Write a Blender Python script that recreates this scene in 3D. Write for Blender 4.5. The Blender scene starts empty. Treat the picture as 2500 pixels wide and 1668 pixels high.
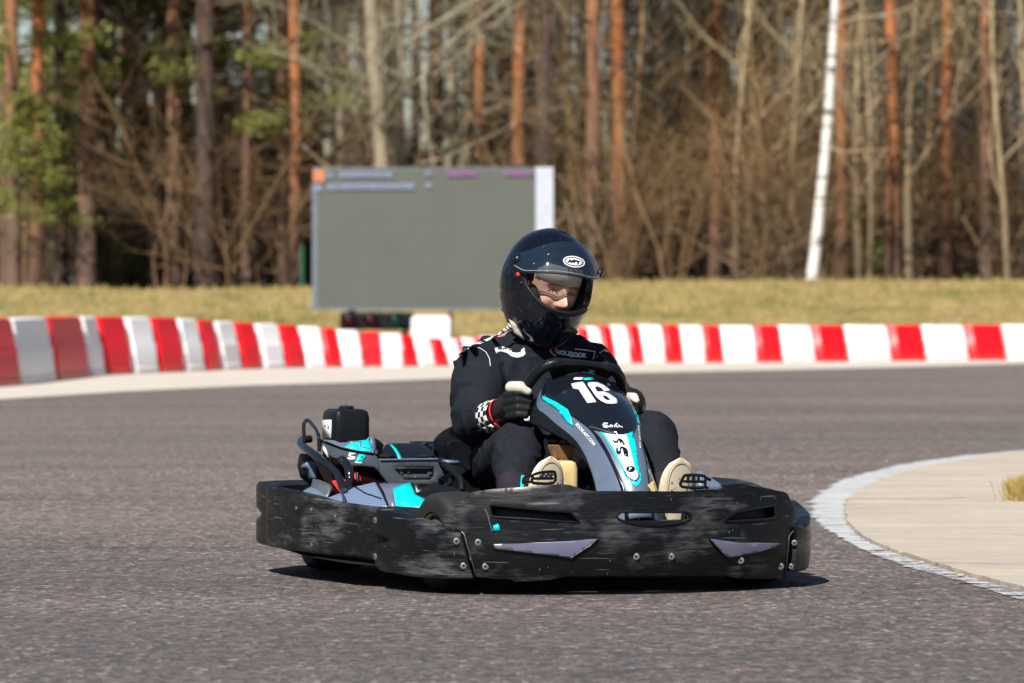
import bpy, bmesh, math, random
import numpy as np
from mathutils import Vector, Matrix, Euler
from mathutils.geometry import delaunay_2d_cdt
R = math.radians
random.seed(7)
scene = bpy.context.scene
C = scene.collection

# ------------------------------------------------------------------ camera, sky, sun, exposure
F = 11700.0; H = 0.8; HOR = 710.0          # focal length and horizon in pixels of the 2500 px wide photograph, eye height in metres
cd = bpy.data.cameras.new('camera'); cam = bpy.data.objects.new('camera', cd); C.objects.link(cam)
cam.location = (0, 0, H); cam.rotation_euler = (R(90), 0, 0)
cd.sensor_width = 36; cd.lens = 36 * F / 2500; cd.shift_y = -(834 - HOR) / 2500
cd.clip_start = 0.5; cd.clip_end = 2000
cd.dof.use_dof = True; cd.dof.focus_distance = 12.9; cd.dof.aperture_fstop = 7.0
scene.camera = cam
SUN_EL, SUN_AZ = 47, -21                   # azimuth: degrees to the left of the direction from the scene back to the camera
sx, sy, sz = -math.sin(R(-SUN_AZ)) * math.cos(R(SUN_EL)), -math.cos(R(-SUN_AZ)) * math.cos(R(SUN_EL)), math.sin(R(SUN_EL))
sl = bpy.data.lights.new('sun', 'SUN'); sl.energy = 5.0; sl.angle = R(0.5); sl.color = (1, 0.955, 0.89)
so = bpy.data.objects.new('sun', sl); C.objects.link(so); so.location = (sx * 50, sy * 50, sz * 50)
so.rotation_euler = Vector((sx, sy, sz)).to_track_quat('Z', 'Y').to_euler()
world = bpy.data.worlds.new('World'); scene.world = world; world.use_nodes = True
wn = world.node_tree.nodes; wl = world.node_tree.links
sky = wn.new('ShaderNodeTexSky'); sky.sky_type = 'NISHITA'; sky.sun_disc = False
sky.sun_elevation = R(SUN_EL); sky.sun_rotation = math.atan2(sx, sy); sky.air_density = 1.0; sky.dust_density = 0.2; sky.ozone_density = 1.6
wl.new(sky.outputs[0], wn['Background'].inputs[0]); wn['Background'].inputs[1].default_value = 0.052
scene.view_settings.view_transform = 'Standard'; scene.view_settings.look = 'None'
scene.view_settings.exposure = 0.55; scene.view_settings.gamma = 1
scene.cycles.use_denoising = True
scene.cycles.max_bounces = 6; scene.cycles.transparent_max_bounces = 12; scene.cycles.caustics_reflective = False; scene.cycles.caustics_refractive = False

# ------------------------------------------------------------------ materials
class NT:
    def __init__(s, name):
        s.m = bpy.data.materials.new(name); s.m.use_nodes = True
        s.n = s.m.node_tree.nodes; s.l = s.m.node_tree.links; s.b = s.n['Principled BSDF']
    def node(s, t, **kw):
        n = s.n.new(t)
        for k, v in kw.items():
            if k.startswith('i_'):
                n.inputs[k[2:].replace('_', ' ')].default_value = v
            else: setattr(n, k, v)
        return n
    def coords(s, scale=(1, 1, 1), kind='Object'):
        tc = s.node('ShaderNodeTexCoord'); mp = s.node('ShaderNodeMapping'); mp.inputs['Scale'].default_value = scale
        s.l.new(tc.outputs[kind], mp.inputs[0]); return mp.outputs[0]
    def noise(s, vec, scale, detail=4, rough=0.6, dist=0):
        n = s.node('ShaderNodeTexNoise'); n.inputs['Scale'].default_value = scale; n.inputs['Detail'].default_value = detail
        n.inputs['Roughness'].default_value = rough; n.inputs['Distortion'].default_value = dist
        s.l.new(vec, n.inputs['Vector']); return n.outputs[0]
    def ramp(s, fac, stops, interp='LINEAR'):
        r = s.node('ShaderNodeValToRGB'); cr = r.color_ramp; cr.interpolation = interp
        while len(cr.elements) < len(stops): cr.elements.new(0.5)
        for e, (p, c) in zip(cr.elements, stops):
            e.position = p; e.color = (c, c, c, 1) if isinstance(c, (int, float)) else (*c, 1)
        s.l.new(fac, r.inputs[0]); return r.outputs[0]
    def mix(s, fac, a, b, mode='MIX'):
        m = s.node('ShaderNodeMix'); m.data_type = 'RGBA'; m.blend_type = mode
        for inp, v in ((0, fac), (6, a), (7, b)):
            if hasattr(v, 'is_output') or isinstance(v, bpy.types.NodeSocket): s.l.new(v, m.inputs[inp])
            elif inp == 0: m.inputs[0].default_value = v
            else: m.inputs[inp].default_value = (*v, 1) if not isinstance(v, (int, float)) else (v, v, v, 1)
        return m.outputs[2]
    def bump(s, h, strength=0.3, dist=0.01):
        b = s.node('ShaderNodeBump'); b.inputs['Strength'].default_value = strength; b.inputs['Distance'].default_value = dist
        s.l.new(h, b.inputs['Height']); s.l.new(b.outputs[0], s.b.inputs['Normal'])
    def set(s, **kw):
        for k, v in kw.items():
            i = s.b.inputs[k.replace('_', ' ')]
            if isinstance(v, bpy.types.NodeSocket): s.l.new(v, i)
            else: i.default_value = (*v, 1) if isinstance(v, tuple) and len(v) == 3 and i.type == 'RGBA' else v
        return s

M = {}
def simple(name, col, rough=0.5, metal=0.0, var=0.12, scale=20, coat=0, bump=0):
    t = NT(name); v = t.coords(); n = t.noise(v, scale, 3)
    c = t.mix(t.ramp(n, [(0.3, 0.0), (0.7, 1.0)]), tuple(x * (1 - var) for x in col), tuple(min(1, x * (1 + var)) for x in col))
    t.set(Base_Color=c, Metallic=metal, Coat_Weight=coat, Specular_IOR_Level=0.5 if (max(col) > .05 or rough < .2) else 0.28)
    t.set(Roughness=t.ramp(n, [(0.2, max(0.03, rough - 0.06)), (0.8, min(1, rough + 0.08))]))
    if bump: t.bump(t.noise(v, scale * 4, 3), bump, 0.004)
    M[name] = t.m; return t.m

def m_scuffed():                             # worn black moulded plastic with pale scuffs running along it
    t = NT('scuffed_plastic'); v = t.coords((1.0, 1.0, 8.0)); v2 = t.coords((1, 1, 1.6))
    st = t.noise(v, 10, 10, 0.70, 0.5)
    patch = t.ramp(t.noise(v2, 3.4, 4, 0.6), [(0.47, 0.0), (0.70, 1.0)])
    sc = t.mix(1.0, t.ramp(st, [(0.40, 0.0), (0.74, 1.0)]), patch, 'MULTIPLY')
    vf = t.coords((3, 3, 60)); fine = t.ramp(t.noise(vf, 8, 4, 0.7, 0.2), [(0.60, 0.0), (0.74, 1.0)])
    c = t.mix(sc, (0.005, 0.0055, 0.0065), (0.25, 0.27, 0.285))
    fm = t.mix(0.42, 0.0, fine); c = t.mix(fm, c, (0.10, 0.11, 0.12))
    brown = t.ramp(t.noise(v2, 1.7, 2), [(0.45, 0.0), (0.75, 0.55)]); c = t.mix(brown, c, t.mix(sc, (0.010, 0.0085, 0.0075), (0.14, 0.12, 0.10)))
    mpd = t.node('ShaderNodeMapping'); tcd = t.node('ShaderNodeTexCoord'); t.l.new(tcd.outputs['Object'], mpd.inputs[0]); mpd.inputs['Rotation'].default_value = (0, R(38), 0); mpd.inputs['Scale'].default_value = (1.2, 1.2, 30)
    dg_ = t.ramp(t.noise(mpd.outputs[0], 5, 3, 0.5), [(0.655, 0.0), (0.69, 0.55)]); c = t.mix(dg_, c, (0.16, 0.165, 0.17))
    vs = t.coords((14, 14, 3)); n3 = t.ramp(t.noise(vs, 14, 2, 0.4), [(0.76, 0.0), (0.78, 1.0)]); c = t.mix(n3, c, (0.22, 0.22, 0.21))
    t.set(Base_Color=c, Roughness=t.ramp(st, [(0.3, 0.24), (0.75, 0.5)]), Specular_IOR_Level=0.24); t.bump(st, 0.35, 0.002)
    M['scuff'] = t.m
m_scuffed()
simple('black', (0.007, 0.008, 0.010), 0.3, bump=0.15)
simple('black_matte', (0.008, 0.008, 0.009), 0.62, bump=0.2)
simple('black_gloss', (0.008, 0.010, 0.014), 0.12, coat=0.5, var=0.05)
simple('decal_black', (0.006, 0.008, 0.012), 0.16, coat=0.4, var=0.05)
simple('grey_blue', (0.105, 0.14, 0.20), 0.33, coat=0.25, var=0.06)
simple('grey_violet', (0.12, 0.125, 0.19), 0.3, coat=0.2, var=0.08)
simple('grey_dark', (0.055, 0.065, 0.08), 0.36, var=0.1)
simple('teal', (0.0, 0.60, 0.63), 0.35, var=0.03)
simple('decal_white', (0.80, 0.80, 0.80), 0.4, var=0.03)
simple('steel', (0.55, 0.55, 0.52), 0.28, metal=1.0); simple('bolt_metal', (0.17, 0.17, 0.155), 0.5, metal=0.4); simple('stitch', (0.42, 0.33, 0.22), 0.8)
simple('rim_alloy', (0.45, 0.38, 0.26), 0.35, metal=0.8)
simple('red_part', (0.62, 0.02, 0.02), 0.35)
simple('cream_plastic', (0.62, 0.47, 0.22), 0.5, var=0.25, scale=14)
simple('rust', (0.16, 0.08, 0.03), 0.7, var=0.4, scale=50)
simple('tyre', (0.022, 0.021, 0.021), 0.62, bump=0.3)
simple('shoe', (0.80, 0.68, 0.50), 0.75, var=0.06, scale=60, bump=0.08)
simple('glove_cream', (0.58, 0.53, 0.44), 0.7, bump=0.2)
simple('glove_black', (0.012, 0.012, 0.014), 0.45, bump=0.3)
simple('collar', (0.16, 0.165, 0.175), 0.8, bump=0.3)
simple('cuff_red', (0.7, 0.02, 0.03), 0.6)
simple('liner', (0.01, 0.01, 0.011), 0.9)
simple('brow_cloth', (0.55, 0.54, 0.51), 0.85)
def m_skin():
    t = NT('skin'); v = t.coords(); c = t.mix(t.ramp(t.noise(v, 25, 3), [(0.35, 0.0), (0.65, 1.0)]), (0.64, 0.34, 0.25), (0.74, 0.44, 0.33))
    t.set(Base_Color=c, Roughness=0.45, Subsurface_Weight=0.12); t.b.inputs['Subsurface Radius'].default_value = (0.01, 0.004, 0.002); M['skin'] = t.m
m_skin()
def m_suit(name, col):
    t = NT(name); v = t.coords(); n = t.noise(v, 9, 4, 0.55, 1.2); w = t.noise(v, 420, 2)
    c = t.mix(t.ramp(n, [(0.3, 0.0), (0.7, 1.0)]), col, tuple(x * 1.35 for x in col))
    b = t.mix(0.92, w, n)
    t.set(Base_Color=c, Roughness=0.8, Specular_IOR_Level=0.12); t.bump(b, 0.9, 0.018); M[name] = t.m
m_suit('suit', (0.010, 0.0125, 0.017)); m_suit('trousers', (0.012, 0.0135, 0.018)); m_suit('sock', (0.02, 0.017, 0.024))
def m_checker(name, scale, a=(0.75, 0.75, 0.75), b=(0.008, 0.008, 0.01)):
    t = NT(name); v = t.coords(kind='UV'); ck = t.node('ShaderNodeTexChecker'); ck.inputs['Scale'].default_value = scale
    ck.inputs['Color1'].default_value = (*a, 1); ck.inputs['Color2'].default_value = (*b, 1); t.l.new(v, ck.inputs[0])
    t.set(Base_Color=ck.outputs[0], Roughness=0.7); M[name] = t.m
m_checker('checker', 1.0)
def m_carbon():
    t = NT('carbon_blue'); v = t.coords((1, 1, 1)); w = t.node('ShaderNodeTexWave'); w.wave_type = 'BANDS'; w.bands_direction = 'DIAGONAL'
    w.inputs['Scale'].default_value = 38; t.l.new(v, w.inputs[0])
    c = t.mix(t.ramp(w.outputs[1], [(0.35, 0.0), (0.6, 1.0)]), (0.10, 0.145, 0.24), (0.16, 0.215, 0.33)); t.set(Base_Color=c, Roughness=0.32, Coat_Weight=0.2); M['carbon'] = t.m
m_carbon()
def m_visor():
    t = NT('visor'); t.set(Base_Color=(0.015, 0.03, 0.05), Roughness=0.04, Coat_Weight=0.6, Alpha=0.42, Specular_IOR_Level=0.8); M['visor'] = t.m
m_visor()

def m_asphalt():
    t = NT('asphalt'); v = t.coords((0.75, 0.30, 1)); vo = t.node('ShaderNodeTexVoronoi'); vo.inputs['Scale'].default_value = 100; t.l.new(v, vo.inputs['Vector'])
    sep = t.node('ShaderNodeSeparateColor'); t.l.new(vo.outputs['Color'], sep.inputs[0])
    st = t.ramp(sep.outputs[0], [(0.0, (0.045, 0.043, 0.044)), (0.22, (0.10, 0.088, 0.085)), (0.48, (0.180, 0.140, 0.124)), (0.76, (0.27, 0.19, 0.155)), (0.955, (0.46, 0.39, 0.33))], 'CONSTANT')
    base = t.mix(0.62, (0.168, 0.141, 0.122), st)
    v1 = t.coords((0.14, 0.8, 1)); big = t.ramp(t.noise(v1, 1.6, 6, 0.62), [(0.3, 0.74), (0.5, 1.0), (0.72, 1.24)])
    c = t.mix(1.0, base, big, 'MULTIPLY')
    v2 = t.coords((0.05, 0.5, 1)); pale = t.ramp(t.noise(v2, 1.1, 5, 0.6), [(0.5, 0.0), (0.75, 0.35)]); c = t.mix(pale, c, (0.20, 0.168, 0.155))
    v3 = t.coords((3, 1.6, 1)); sp = t.ramp(t.noise(v3, 6, 5, 0.7), [(0.42, 0.8), (0.6, 1.16)]); c = t.mix(1.0, c, sp, 'MULTIPLY')
    v6 = t.coords((0.05, 0.32, 1)); rub = t.ramp(t.noise(v6, 0.9, 4, 0.55, 0.5), [(0.46, 0.0), (0.62, 0.42)]); c = t.mix(rub, c, (0.085, 0.078, 0.076))
    v4 = t.coords((0.10, 1.6, 1)); ln = t.ramp(t.noise(v4, 1.3, 2, 0.5, 0.4), [(0.487, 0.0), (0.5, 0.3), (0.513, 0.0)]); c = t.mix(ln, c, (0.03, 0.03, 0.033))
    tc = t.node('ShaderNodeTexCoord'); sp_ = t.node('ShaderNodeSeparateXYZ'); t.l.new(tc.outputs['Object'], sp_.inputs[0])   # two lanes laid at different times, with a joint
    wv = t.node('ShaderNodeMath', operation='MULTIPLY_ADD'); t.l.new(t.noise(t.coords((0.5, 0.05, 1)), 1.5, 3), wv.inputs[0]); wv.inputs[1].default_value = 0.25; t.l.new(sp_.outputs[1], wv.inputs[2])
    old = t.node('ShaderNodeMath', operation='LESS_THAN'); t.l.new(wv.outputs[0], old.inputs[0]); old.inputs[1].default_value = 15.1
    c = t.mix(old.outputs[0], c, t.mix(1.0, c, (0.80, 0.81, 0.85), 'MULTIPLY'))
    d1 = t.node('ShaderNodeMath', operation='SUBTRACT'); t.l.new(wv.outputs[0], d1.inputs[0]); d1.inputs[1].default_value = 15.1
    d2 = t.node('ShaderNodeMath', operation='ABSOLUTE'); t.l.new(d1.outputs[0], d2.inputs[0]); c = t.mix(t.ramp(d2.outputs[0], [(0.0, 0.55), (0.045, 0.0)]), c, (0.035, 0.033, 0.035))
    t.set(Base_Color=c, Roughness=0.78, Specular_IOR_Level=0.35); t.bump(vo.outputs['Distance'], 0.5, 0.005); M['asphalt'] = t.m
m_asphalt()
def m_concrete(name, col, dark, crack=True):
    t = NT(name); v = t.coords((0.5, 1, 1)); n = t.noise(v, 2.5, 7, 0.62); n2 = t.noise(v, 45, 4, 0.7)
    c = t.mix(t.ramp(n, [(0.35, 0.0), (0.7, 1.0)]), dark, col); c = t.mix(1.0, c, t.ramp(n2, [(0.3, 0.82), (0.7, 1.08)]), 'MULTIPLY')
    if crack:
        st_ = t.ramp(t.noise(t.coords((0.35, 2.2, 1)), 3.0, 6, 0.7), [(0.42, 0.0), (0.62, 0.55)]); c = t.mix(st_, c, (0.34, 0.31, 0.27))
        vo = t.node('ShaderNodeTexVoronoi'); vo.feature = 'DISTANCE_TO_EDGE'; vo.inputs['Scale'].default_value = 0.9
        mx = t.mix(0.25, v, t.noise(v, 3, 4)); t.l.new(mx, vo.inputs['Vector'])
        k = t.ramp(vo.outputs['Distance'], [(0.0, 0.55), (0.012, 0.0)]); c = t.mix(k, c, (0.16, 0.14, 0.12))
    t.set(Base_Color=c, Roughness=0.85); t.bump(n2, 0.5, 0.006); M[name] = t.m
m_concrete('island_concrete', (0.56, 0.475, 0.365), (0.42, 0.36, 0.29)); m_concrete('apron_concrete', (0.60, 0.54, 0.46), (0.52, 0.47, 0.41), False)
def m_paint():
    t = NT('worn_white_paint'); v = t.coords((1.0, 3.0, 1)); n = t.noise(v, 5, 8, 0.75)
    n2 = t.noise(t.coords((1, .4, 1)), 60, 4, 0.7); k = t.mix(0.28, n, n2)
    tc = t.node('ShaderNodeTexCoord'); sp = t.node('ShaderNodeSeparateXYZ'); t.l.new(tc.outputs['Object'], sp.inputs[0])
    mr = t.node('ShaderNodeMapRange'); t.l.new(sp.outputs[1], mr.inputs[0]); mr.inputs['From Min'].default_value = 12.5; mr.inputs['From Max'].default_value = 17.0; mr.inputs['To Min'].default_value = -0.06; mr.inputs['To Max'].default_value = 0.05
    a = t.node('ShaderNodeMath', operation='ADD'); t.l.new(k, a.inputs[0]); t.l.new(mr.outputs[0], a.inputs[1])
    uv = t.node('ShaderNodeTexCoord'); su = t.node('ShaderNodeSeparateXYZ'); t.l.new(uv.outputs['UV'], su.inputs[0]); ed = t.ramp(su.outputs[0], [(0.0, 0.62), (0.16, 0.5), (0.8, 0.5), (1.0, 0.58)]); a3 = t.node('ShaderNodeMath', operation='SUBTRACT'); t.l.new(a.outputs[0], a3.inputs[0]); t.l.new(ed, a3.inputs[1]); a = t.node('ShaderNodeMath', operation='ADD'); t.l.new(a3.outputs[0], a.inputs[0]); a.inputs[1].default_value = 0.5
    t.set(Base_Color=t.mix(t.ramp(n, [(0.3, 0.0), (0.7, 1.0)]), (0.34, 0.34, 0.34), (0.60, 0.61, 0.61)), Roughness=0.75, Alpha=t.ramp(a.outputs[0], [(0.40, 0.0), (0.50, 0.95)])); M['paint'] = t.m
m_paint()
def m_grass():
    t = NT('dry_grass'); v = t.coords((0.7, 0.35, 1)); n = t.noise(v, 1.3, 6, 0.62); n2 = t.noise(v, 14, 5, 0.7)
    c = t.ramp(n, [(0.36, (0.17, 0.165, 0.045)), (0.45, (0.33, 0.265, 0.095)), (0.56, (0.43, 0.32, 0.135)), (0.68, (0.36, 0.235, 0.125))])
    c = t.mix(1.0, c, t.ramp(n2, [(0.3, 0.62), (0.7, 1.25)]), 'MULTIPLY'); t.set(Base_Color=c, Roughness=0.95); t.bump(n2, 1.0, 0.1); M['grass'] = t.m
m_grass()
def m_floor():
    t = NT('forest_floor'); v = t.coords(); n = t.noise(v, 1.5, 6, 0.65)
    t.set(Base_Color=t.ramp(n, [(0.35, (0.05, 0.05, 0.02)), (0.65, (0.13, 0.095, 0.05))]), Roughness=1.0); M['floor'] = t.m
m_floor()
def m_bark(name, low, mid, high, z0, z1):    # bark whose colour really changes with height, as a Scots pine's does
    t = NT(name); v = t.coords((1, 1, 0.25)); n = t.noise(v, 9, 6, 0.7)
    tc = t.node('ShaderNodeTexCoord'); sp = t.node('ShaderNodeSeparateXYZ'); t.l.new(tc.outputs['Object'], sp.inputs[0])
    mr = t.node('ShaderNodeMapRange'); mr.inputs['From Min'].default_value = z0; mr.inputs['From Max'].default_value = z1; t.l.new(sp.outputs[2], mr.inputs[0])
    add = t.node('ShaderNodeMath', operation='ADD'); t.l.new(mr.outputs[0], add.inputs[0])
    ns = t.node('ShaderNodeMath', operation='MULTIPLY_ADD'); t.l.new(n, ns.inputs[0]); ns.inputs[1].default_value = 0.7; ns.inputs[2].default_value = -0.35; t.l.new(ns.outputs[0], add.inputs[1])
    c = t.ramp(add.outputs[0], [(0.1, low), (0.45, mid), (0.85, high)])
    c = t.mix(1.0, c, t.ramp(n, [(0.3, 0.55), (0.65, 1.2)]), 'MULTIPLY'); t.set(Base_Color=c, Roughness=0.9); t.bump(n, 0.8, 0.04); M[name] = t.m
m_bark('bark_pine', (0.16, 0.10, 0.07), (0.27, 0.135, 0.075), (0.44, 0.18, 0.075), 0.5, 6.5)
m_bark('bark_dark', (0.075, 0.05, 0.038), (0.11, 0.065, 0.045), (0.25, 0.10, 0.045), 1.5, 9)  # dark bark; on deeper pines its darkness also stands in for shade
m_bark('bark_orange', (0.14, 0.08, 0.055), (0.34, 0.14, 0.06), (0.50, 0.17, 0.055), 0.0, 5.0)
m_bark('bark_pale', (0.28, 0.22, 0.15), (0.34, 0.28, 0.19), (0.36, 0.31, 0.22), 0, 4)
m_bark('bark_twig', (0.17, 0.10, 0.05), (0.25, 0.155, 0.07), (0.32, 0.21, 0.09), 0, 5)
m_bark('bark_twig_grey', (0.22, 0.16, 0.095), (0.32, 0.24, 0.14), (0.40, 0.31, 0.18), 0, 5)
def m_birch():
    t = NT('bark_birch'); v = t.coords((1, 1, 7)); n = t.noise(v, 1.6, 5, 0.65)
    t.set(Base_Color=t.ramp(n, [(0.36, (0.06, 0.05, 0.045)), (0.43, (0.50, 0.48, 0.44)), (0.50, (0.74, 0.72, 0.68))]), Roughness=0.7); M['bark_birch'] = t.m
m_birch()
def m_leaf(name, a, b, c3):
    t = NT(name); v = t.coords(); n = t.noise(v, 2.2, 3)
    t.set(Base_Color=t.ramp(n, [(0.32, a), (0.52, b), (0.72, c3)]), Roughness=0.7); M[name] = t.m
m_leaf('needles', (0.04, 0.05, 0.013), (0.08, 0.095, 0.02), (0.14, 0.155, 0.035))
m_leaf('needles_bright', (0.085, 0.10, 0.018), (0.17, 0.19, 0.03), (0.26, 0.27, 0.05))
m_leaf('needles_dark', (0.018, 0.030, 0.016), (0.035, 0.055, 0.022), (0.06, 0.08, 0.03))
m_leaf('wood_shade', (0.010, 0.011, 0.009), (0.024, 0.020, 0.013), (0.05, 0.038, 0.022)); m_leaf('bank_blades', (0.19, 0.18, 0.05), (0.36, 0.28, 0.10), (0.46, 0.33, 0.15))  # near-black wood colour has the forest's shade put into it
m_leaf('dry_tuft', (0.16, 0.13, 0.035), (0.34, 0.245, 0.07), (0.46, 0.34, 0.12))
def m_block(name, col, dirt):
    t = NT(name); v = t.coords(); n = t.noise(v, 4, 5, 0.65)
    tc = t.node('ShaderNodeTexCoord'); sp = t.node('ShaderNodeSeparateXYZ'); t.l.new(tc.outputs['Object'], sp.inputs[0])
    s = t.node('ShaderNodeMath', operation='MULTIPLY_ADD'); t.l.new(sp.outputs[2], s.inputs[0]); s.inputs[1].default_value = -3.0; s.inputs[2].default_value = 0.62
    a = t.node('ShaderNodeMath', operation='ADD'); t.l.new(s.outputs[0], a.inputs[0]); t.l.new(n, a.inputs[1])
    k = t.ramp(a.outputs[0], [(0.78, 0.0), (1.2, 0.42)])
    c = t.mix(k, col, dirt); t.set(Base_Color=c, Roughness=0.42); t.bump(n, 0.15, 0.02); M[name] = t.m
m_block('block_red', (0.76, 0.004, 0.010), (0.26, 0.05, 0.04)); m_block('block_white', (0.86, 0.86, 0.86), (0.52, 0.52, 0.50))
simple('screen_face', (0.105, 0.112, 0.092), 0.55, var=0.04, scale=1.5)
simple('screen_frame', (0.15, 0.18, 0.20), 0.5); simple('screen_white', (0.50, 0.53, 0.60), 0.6)
simple('post_red', (0.10, 0.02, 0.02), 0.6); simple('signal_black', (0.006, 0.006, 0.008), 0.5)
simple('lens_red', (0.03, 0.002, 0.004), 0.25); simple('lens_green', (0.002, 0.03, 0.02), 0.25); simple('fence_green', (0.01, 0.10, 0.06), 0.5)
simple('orange_cloth', (0.7, 0.25, 0.03), 0.6)
def m_glow(name, col, s):
    t = NT(name); t.set(Base_Color=col, Emission_Color=col, Emission_Strength=s); M[name] = t.m
m_glow('led_blue', (0.22, 0.25, 0.34), 0.08); m_glow('led_pink', (0.27, 0.11, 0.27), 0.1); m_glow('led_orange', (0.5, 0.19, 0.085), 0.08)

# ------------------------------------------------------------------ mesh helpers
OFF = {}
def tag(o, label=None, cat=None, group=None, kind=None):
    if label: o['label'] = label
    if cat: o['category'] = cat
    if group: o['group'] = group
    if kind: o['kind'] = kind
    return o
def thing(name, loc, rz=0, label=None, cat=None, group=None):
    o = bpy.data.objects.new(name, None); o.empty_display_size = 0.1; C.objects.link(o); o.location = loc; o.rotation_euler = (0, 0, rz)
    return tag(o, label, cat, group)
def obj(name, verts, faces, mat, parent=None, smooth=True, ang=35, solid=0, bevel=0, sub=0, label=None):
    off = OFF.get(parent.name, (0, 0, 0)) if parent else (0, 0, 0)
    me = bpy.data.meshes.new(name); me.from_pydata([(v[0] - off[0], v[1] - off[1], v[2] - off[2]) for v in verts], [], faces)
    return finish(name, me, mat, parent, smooth, ang, solid, bevel, sub, label)
def finish(name, me, mat, parent=None, smooth=True, ang=35, solid=0, bevel=0, sub=0, label=None):
    me.materials.append(M[mat]); me.validate(); me.update()
    if smooth:
        me.polygons.foreach_set('use_smooth', [True] * len(me.polygons))
        try: me.set_sharp_from_angle(angle=R(ang))
        except Exception: pass
    o = bpy.data.objects.new(name, me); C.objects.link(o)
    if parent:
        o.parent = parent
        if parent.name in OFF: OFF[o.name] = OFF[parent.name]
    if solid:
        md = o.modifiers.new('s', 'SOLIDIFY'); md.thickness = solid; md.offset = -1; md.use_even_offset = False
    if bevel:
        md = o.modifiers.new('b', 'BEVEL'); md.width = bevel; md.segments = 2; md.limit_method = 'ANGLE'; md.angle_limit = R(40)
    if sub:
        md = o.modifiers.new('u', 'SUBSURF'); md.levels = sub; md.render_levels = sub
    if label: o['label'] = label
    return o
class MB:
    def __init__(s): s.v = []; s.f = []
    def add(s, vs, fs):
        n = len(s.v); s.v += [tuple(v) for v in vs]; s.f += [tuple(i + n for i in f) for f in fs]; return s
    def box(s, c, d, rot=None):
        x, y, z = d[0] / 2, d[1] / 2, d[2] / 2
        vs = [Vector((i * x, j * y, k * z)) for k in (-1, 1) for j in (-1, 1) for i in (-1, 1)]
        if rot is not None: vs = [rot @ v for v in vs]
        return s.add([v + Vector(c) for v in vs], [(0, 2, 3, 1), (4, 5, 7, 6), (0, 1, 5, 4), (2, 6, 7, 3), (0, 4, 6, 2), (1, 3, 7, 5)])
    def tube(s, pts, rad, n=8, closed=False, cap=True):
        pts = [Vector(p) for p in pts]; rs = rad if isinstance(rad, (list, tuple)) else [rad] * len(pts)
        m = len(pts); base = len(s.v); prev = None
        for i, p in enumerate(pts):
            a = pts[(i - 1) % m] if (closed or i > 0) else p; b = pts[(i + 1) % m] if (closed or i < m - 1) else p
            t = (b - a).normalized()
            if prev is None:
                prev = t.orthogonal().normalized()
            prev = (prev - t * prev.dot(t)).normalized(); q = t.cross(prev)
            for k in range(n):
                an = 2 * math.pi * k / n; s.v.append(tuple(p + (prev * math.cos(an) + q * math.sin(an)) * rs[i]))
        for i in range(m if closed else m - 1):
            j = (i + 1) % m
            for k in range(n):
                k2 = (k + 1) % n; s.f.append((base + i * n + k, base + i * n + k2, base + j * n + k2, base + j * n + k))
        if cap and not closed:
            s.f.append(tuple(base + k for k in range(n))[::-1]); s.f.append(tuple(base + (m - 1) * n + k for k in range(n)))
        return s
    def ball(s, c, r, nu=14, nv=9, mat3=None):
        r = (r, r, r) if isinstance(r, (int, float)) else r; vs = []; fs = []
        for j in range(1, nv):
            ph = math.pi * j / nv - math.pi / 2
            for i in range(nu):
                th = 2 * math.pi * i / nu; vs.append(Vector((r[0] * math.cos(ph) * math.cos(th), r[1] * math.cos(ph) * math.sin(th), r[2] * math.sin(ph))))
        vs += [Vector((0, 0, -r[2])), Vector((0, 0, r[2]))]; b, t = len(vs) - 2, len(vs) - 1
        for j in range(nv - 2):
            for i in range(nu): fs.append((j * nu + i, j * nu + (i + 1) % nu, (j + 1) * nu + (i + 1) % nu, (j + 1) * nu + i))
        for i in range(nu): fs.append((b, (i + 1) % nu, i)); fs.append((t, (nv - 2) * nu + i, (nv - 2) * nu + (i + 1) % nu))
        if mat3 is not None: vs = [mat3 @ v for v in vs]
        return s.add([v + Vector(c) for v in vs], fs)
    def capsule(s, p0, r0, p1, r1, n=12):
        p0, p1 = Vector(p0), Vector(p1); d = (p1 - p0)
        pts, rs = [], []; t = d.normalized()
        for k in range(5): a = math.pi / 2 * (1 - k / 4 * 0.98); pts.append(p0 - t * r0 * math.sin(a)); rs.append(max(1e-4, r0 * math.cos(a)))
        for k in range(5): a = math.pi / 2 * (k / 4 * 0.98 + 0.02); pts.append(p1 + t * r1 * math.sin(a)); rs.append(max(1e-4, r1 * math.cos(a)))
        return s.tube(pts, rs, n)
    def build(s, name, mat, parent=None, **kw): return obj(name, s.v, s.f, mat, parent, **kw)
def rings(ringlist, closed_ring=True, cap=True):           # loft: list of rings, each a list of points
    n = len(ringlist[0]); v = [p for r in ringlist for p in r]; f = []
    for i in range(len(ringlist) - 1):
        for k in range(n if closed_ring else n - 1):
            k2 = (k + 1) % n; f.append((i * n + k, i * n + k2, (i + 1) * n + k2, (i + 1) * n + k))
    if cap and closed_ring: f.append(tuple(range(n))[::-1]); f.append(tuple((len(ringlist) - 1) * n + k for k in range(n)))
    return v, f
def spline(pts, n=6, closed=False):
    P = [Vector(p) for p in pts]; out = []; m = len(P)
    for i in range(m if closed else m - 1):
        g = (lambda j: P[j % m]) if closed else (lambda j: P[min(max(j, 0), m - 1)])
        p0, p1, p2, p3 = g(i - 1), g(i), g(i + 1), g(i + 2)
        for k in range(n):
            t = k / n; out.append(0.5 * ((2 * p1) + (p2 - p0) * t + (2 * p0 - 5 * p1 + 4 * p2 - p3) * t * t + (3 * p1 - p0 - 3 * p2 + p3) * t ** 3))
    if not closed: out.append(P[-1])
    return out
def evaluated(o):                            # a mesh with the object's modifiers applied
    dg = bpy.context.evaluated_depsgraph_get(); me = bpy.data.meshes.new_from_object(o.evaluated_get(dg)); return me
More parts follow.
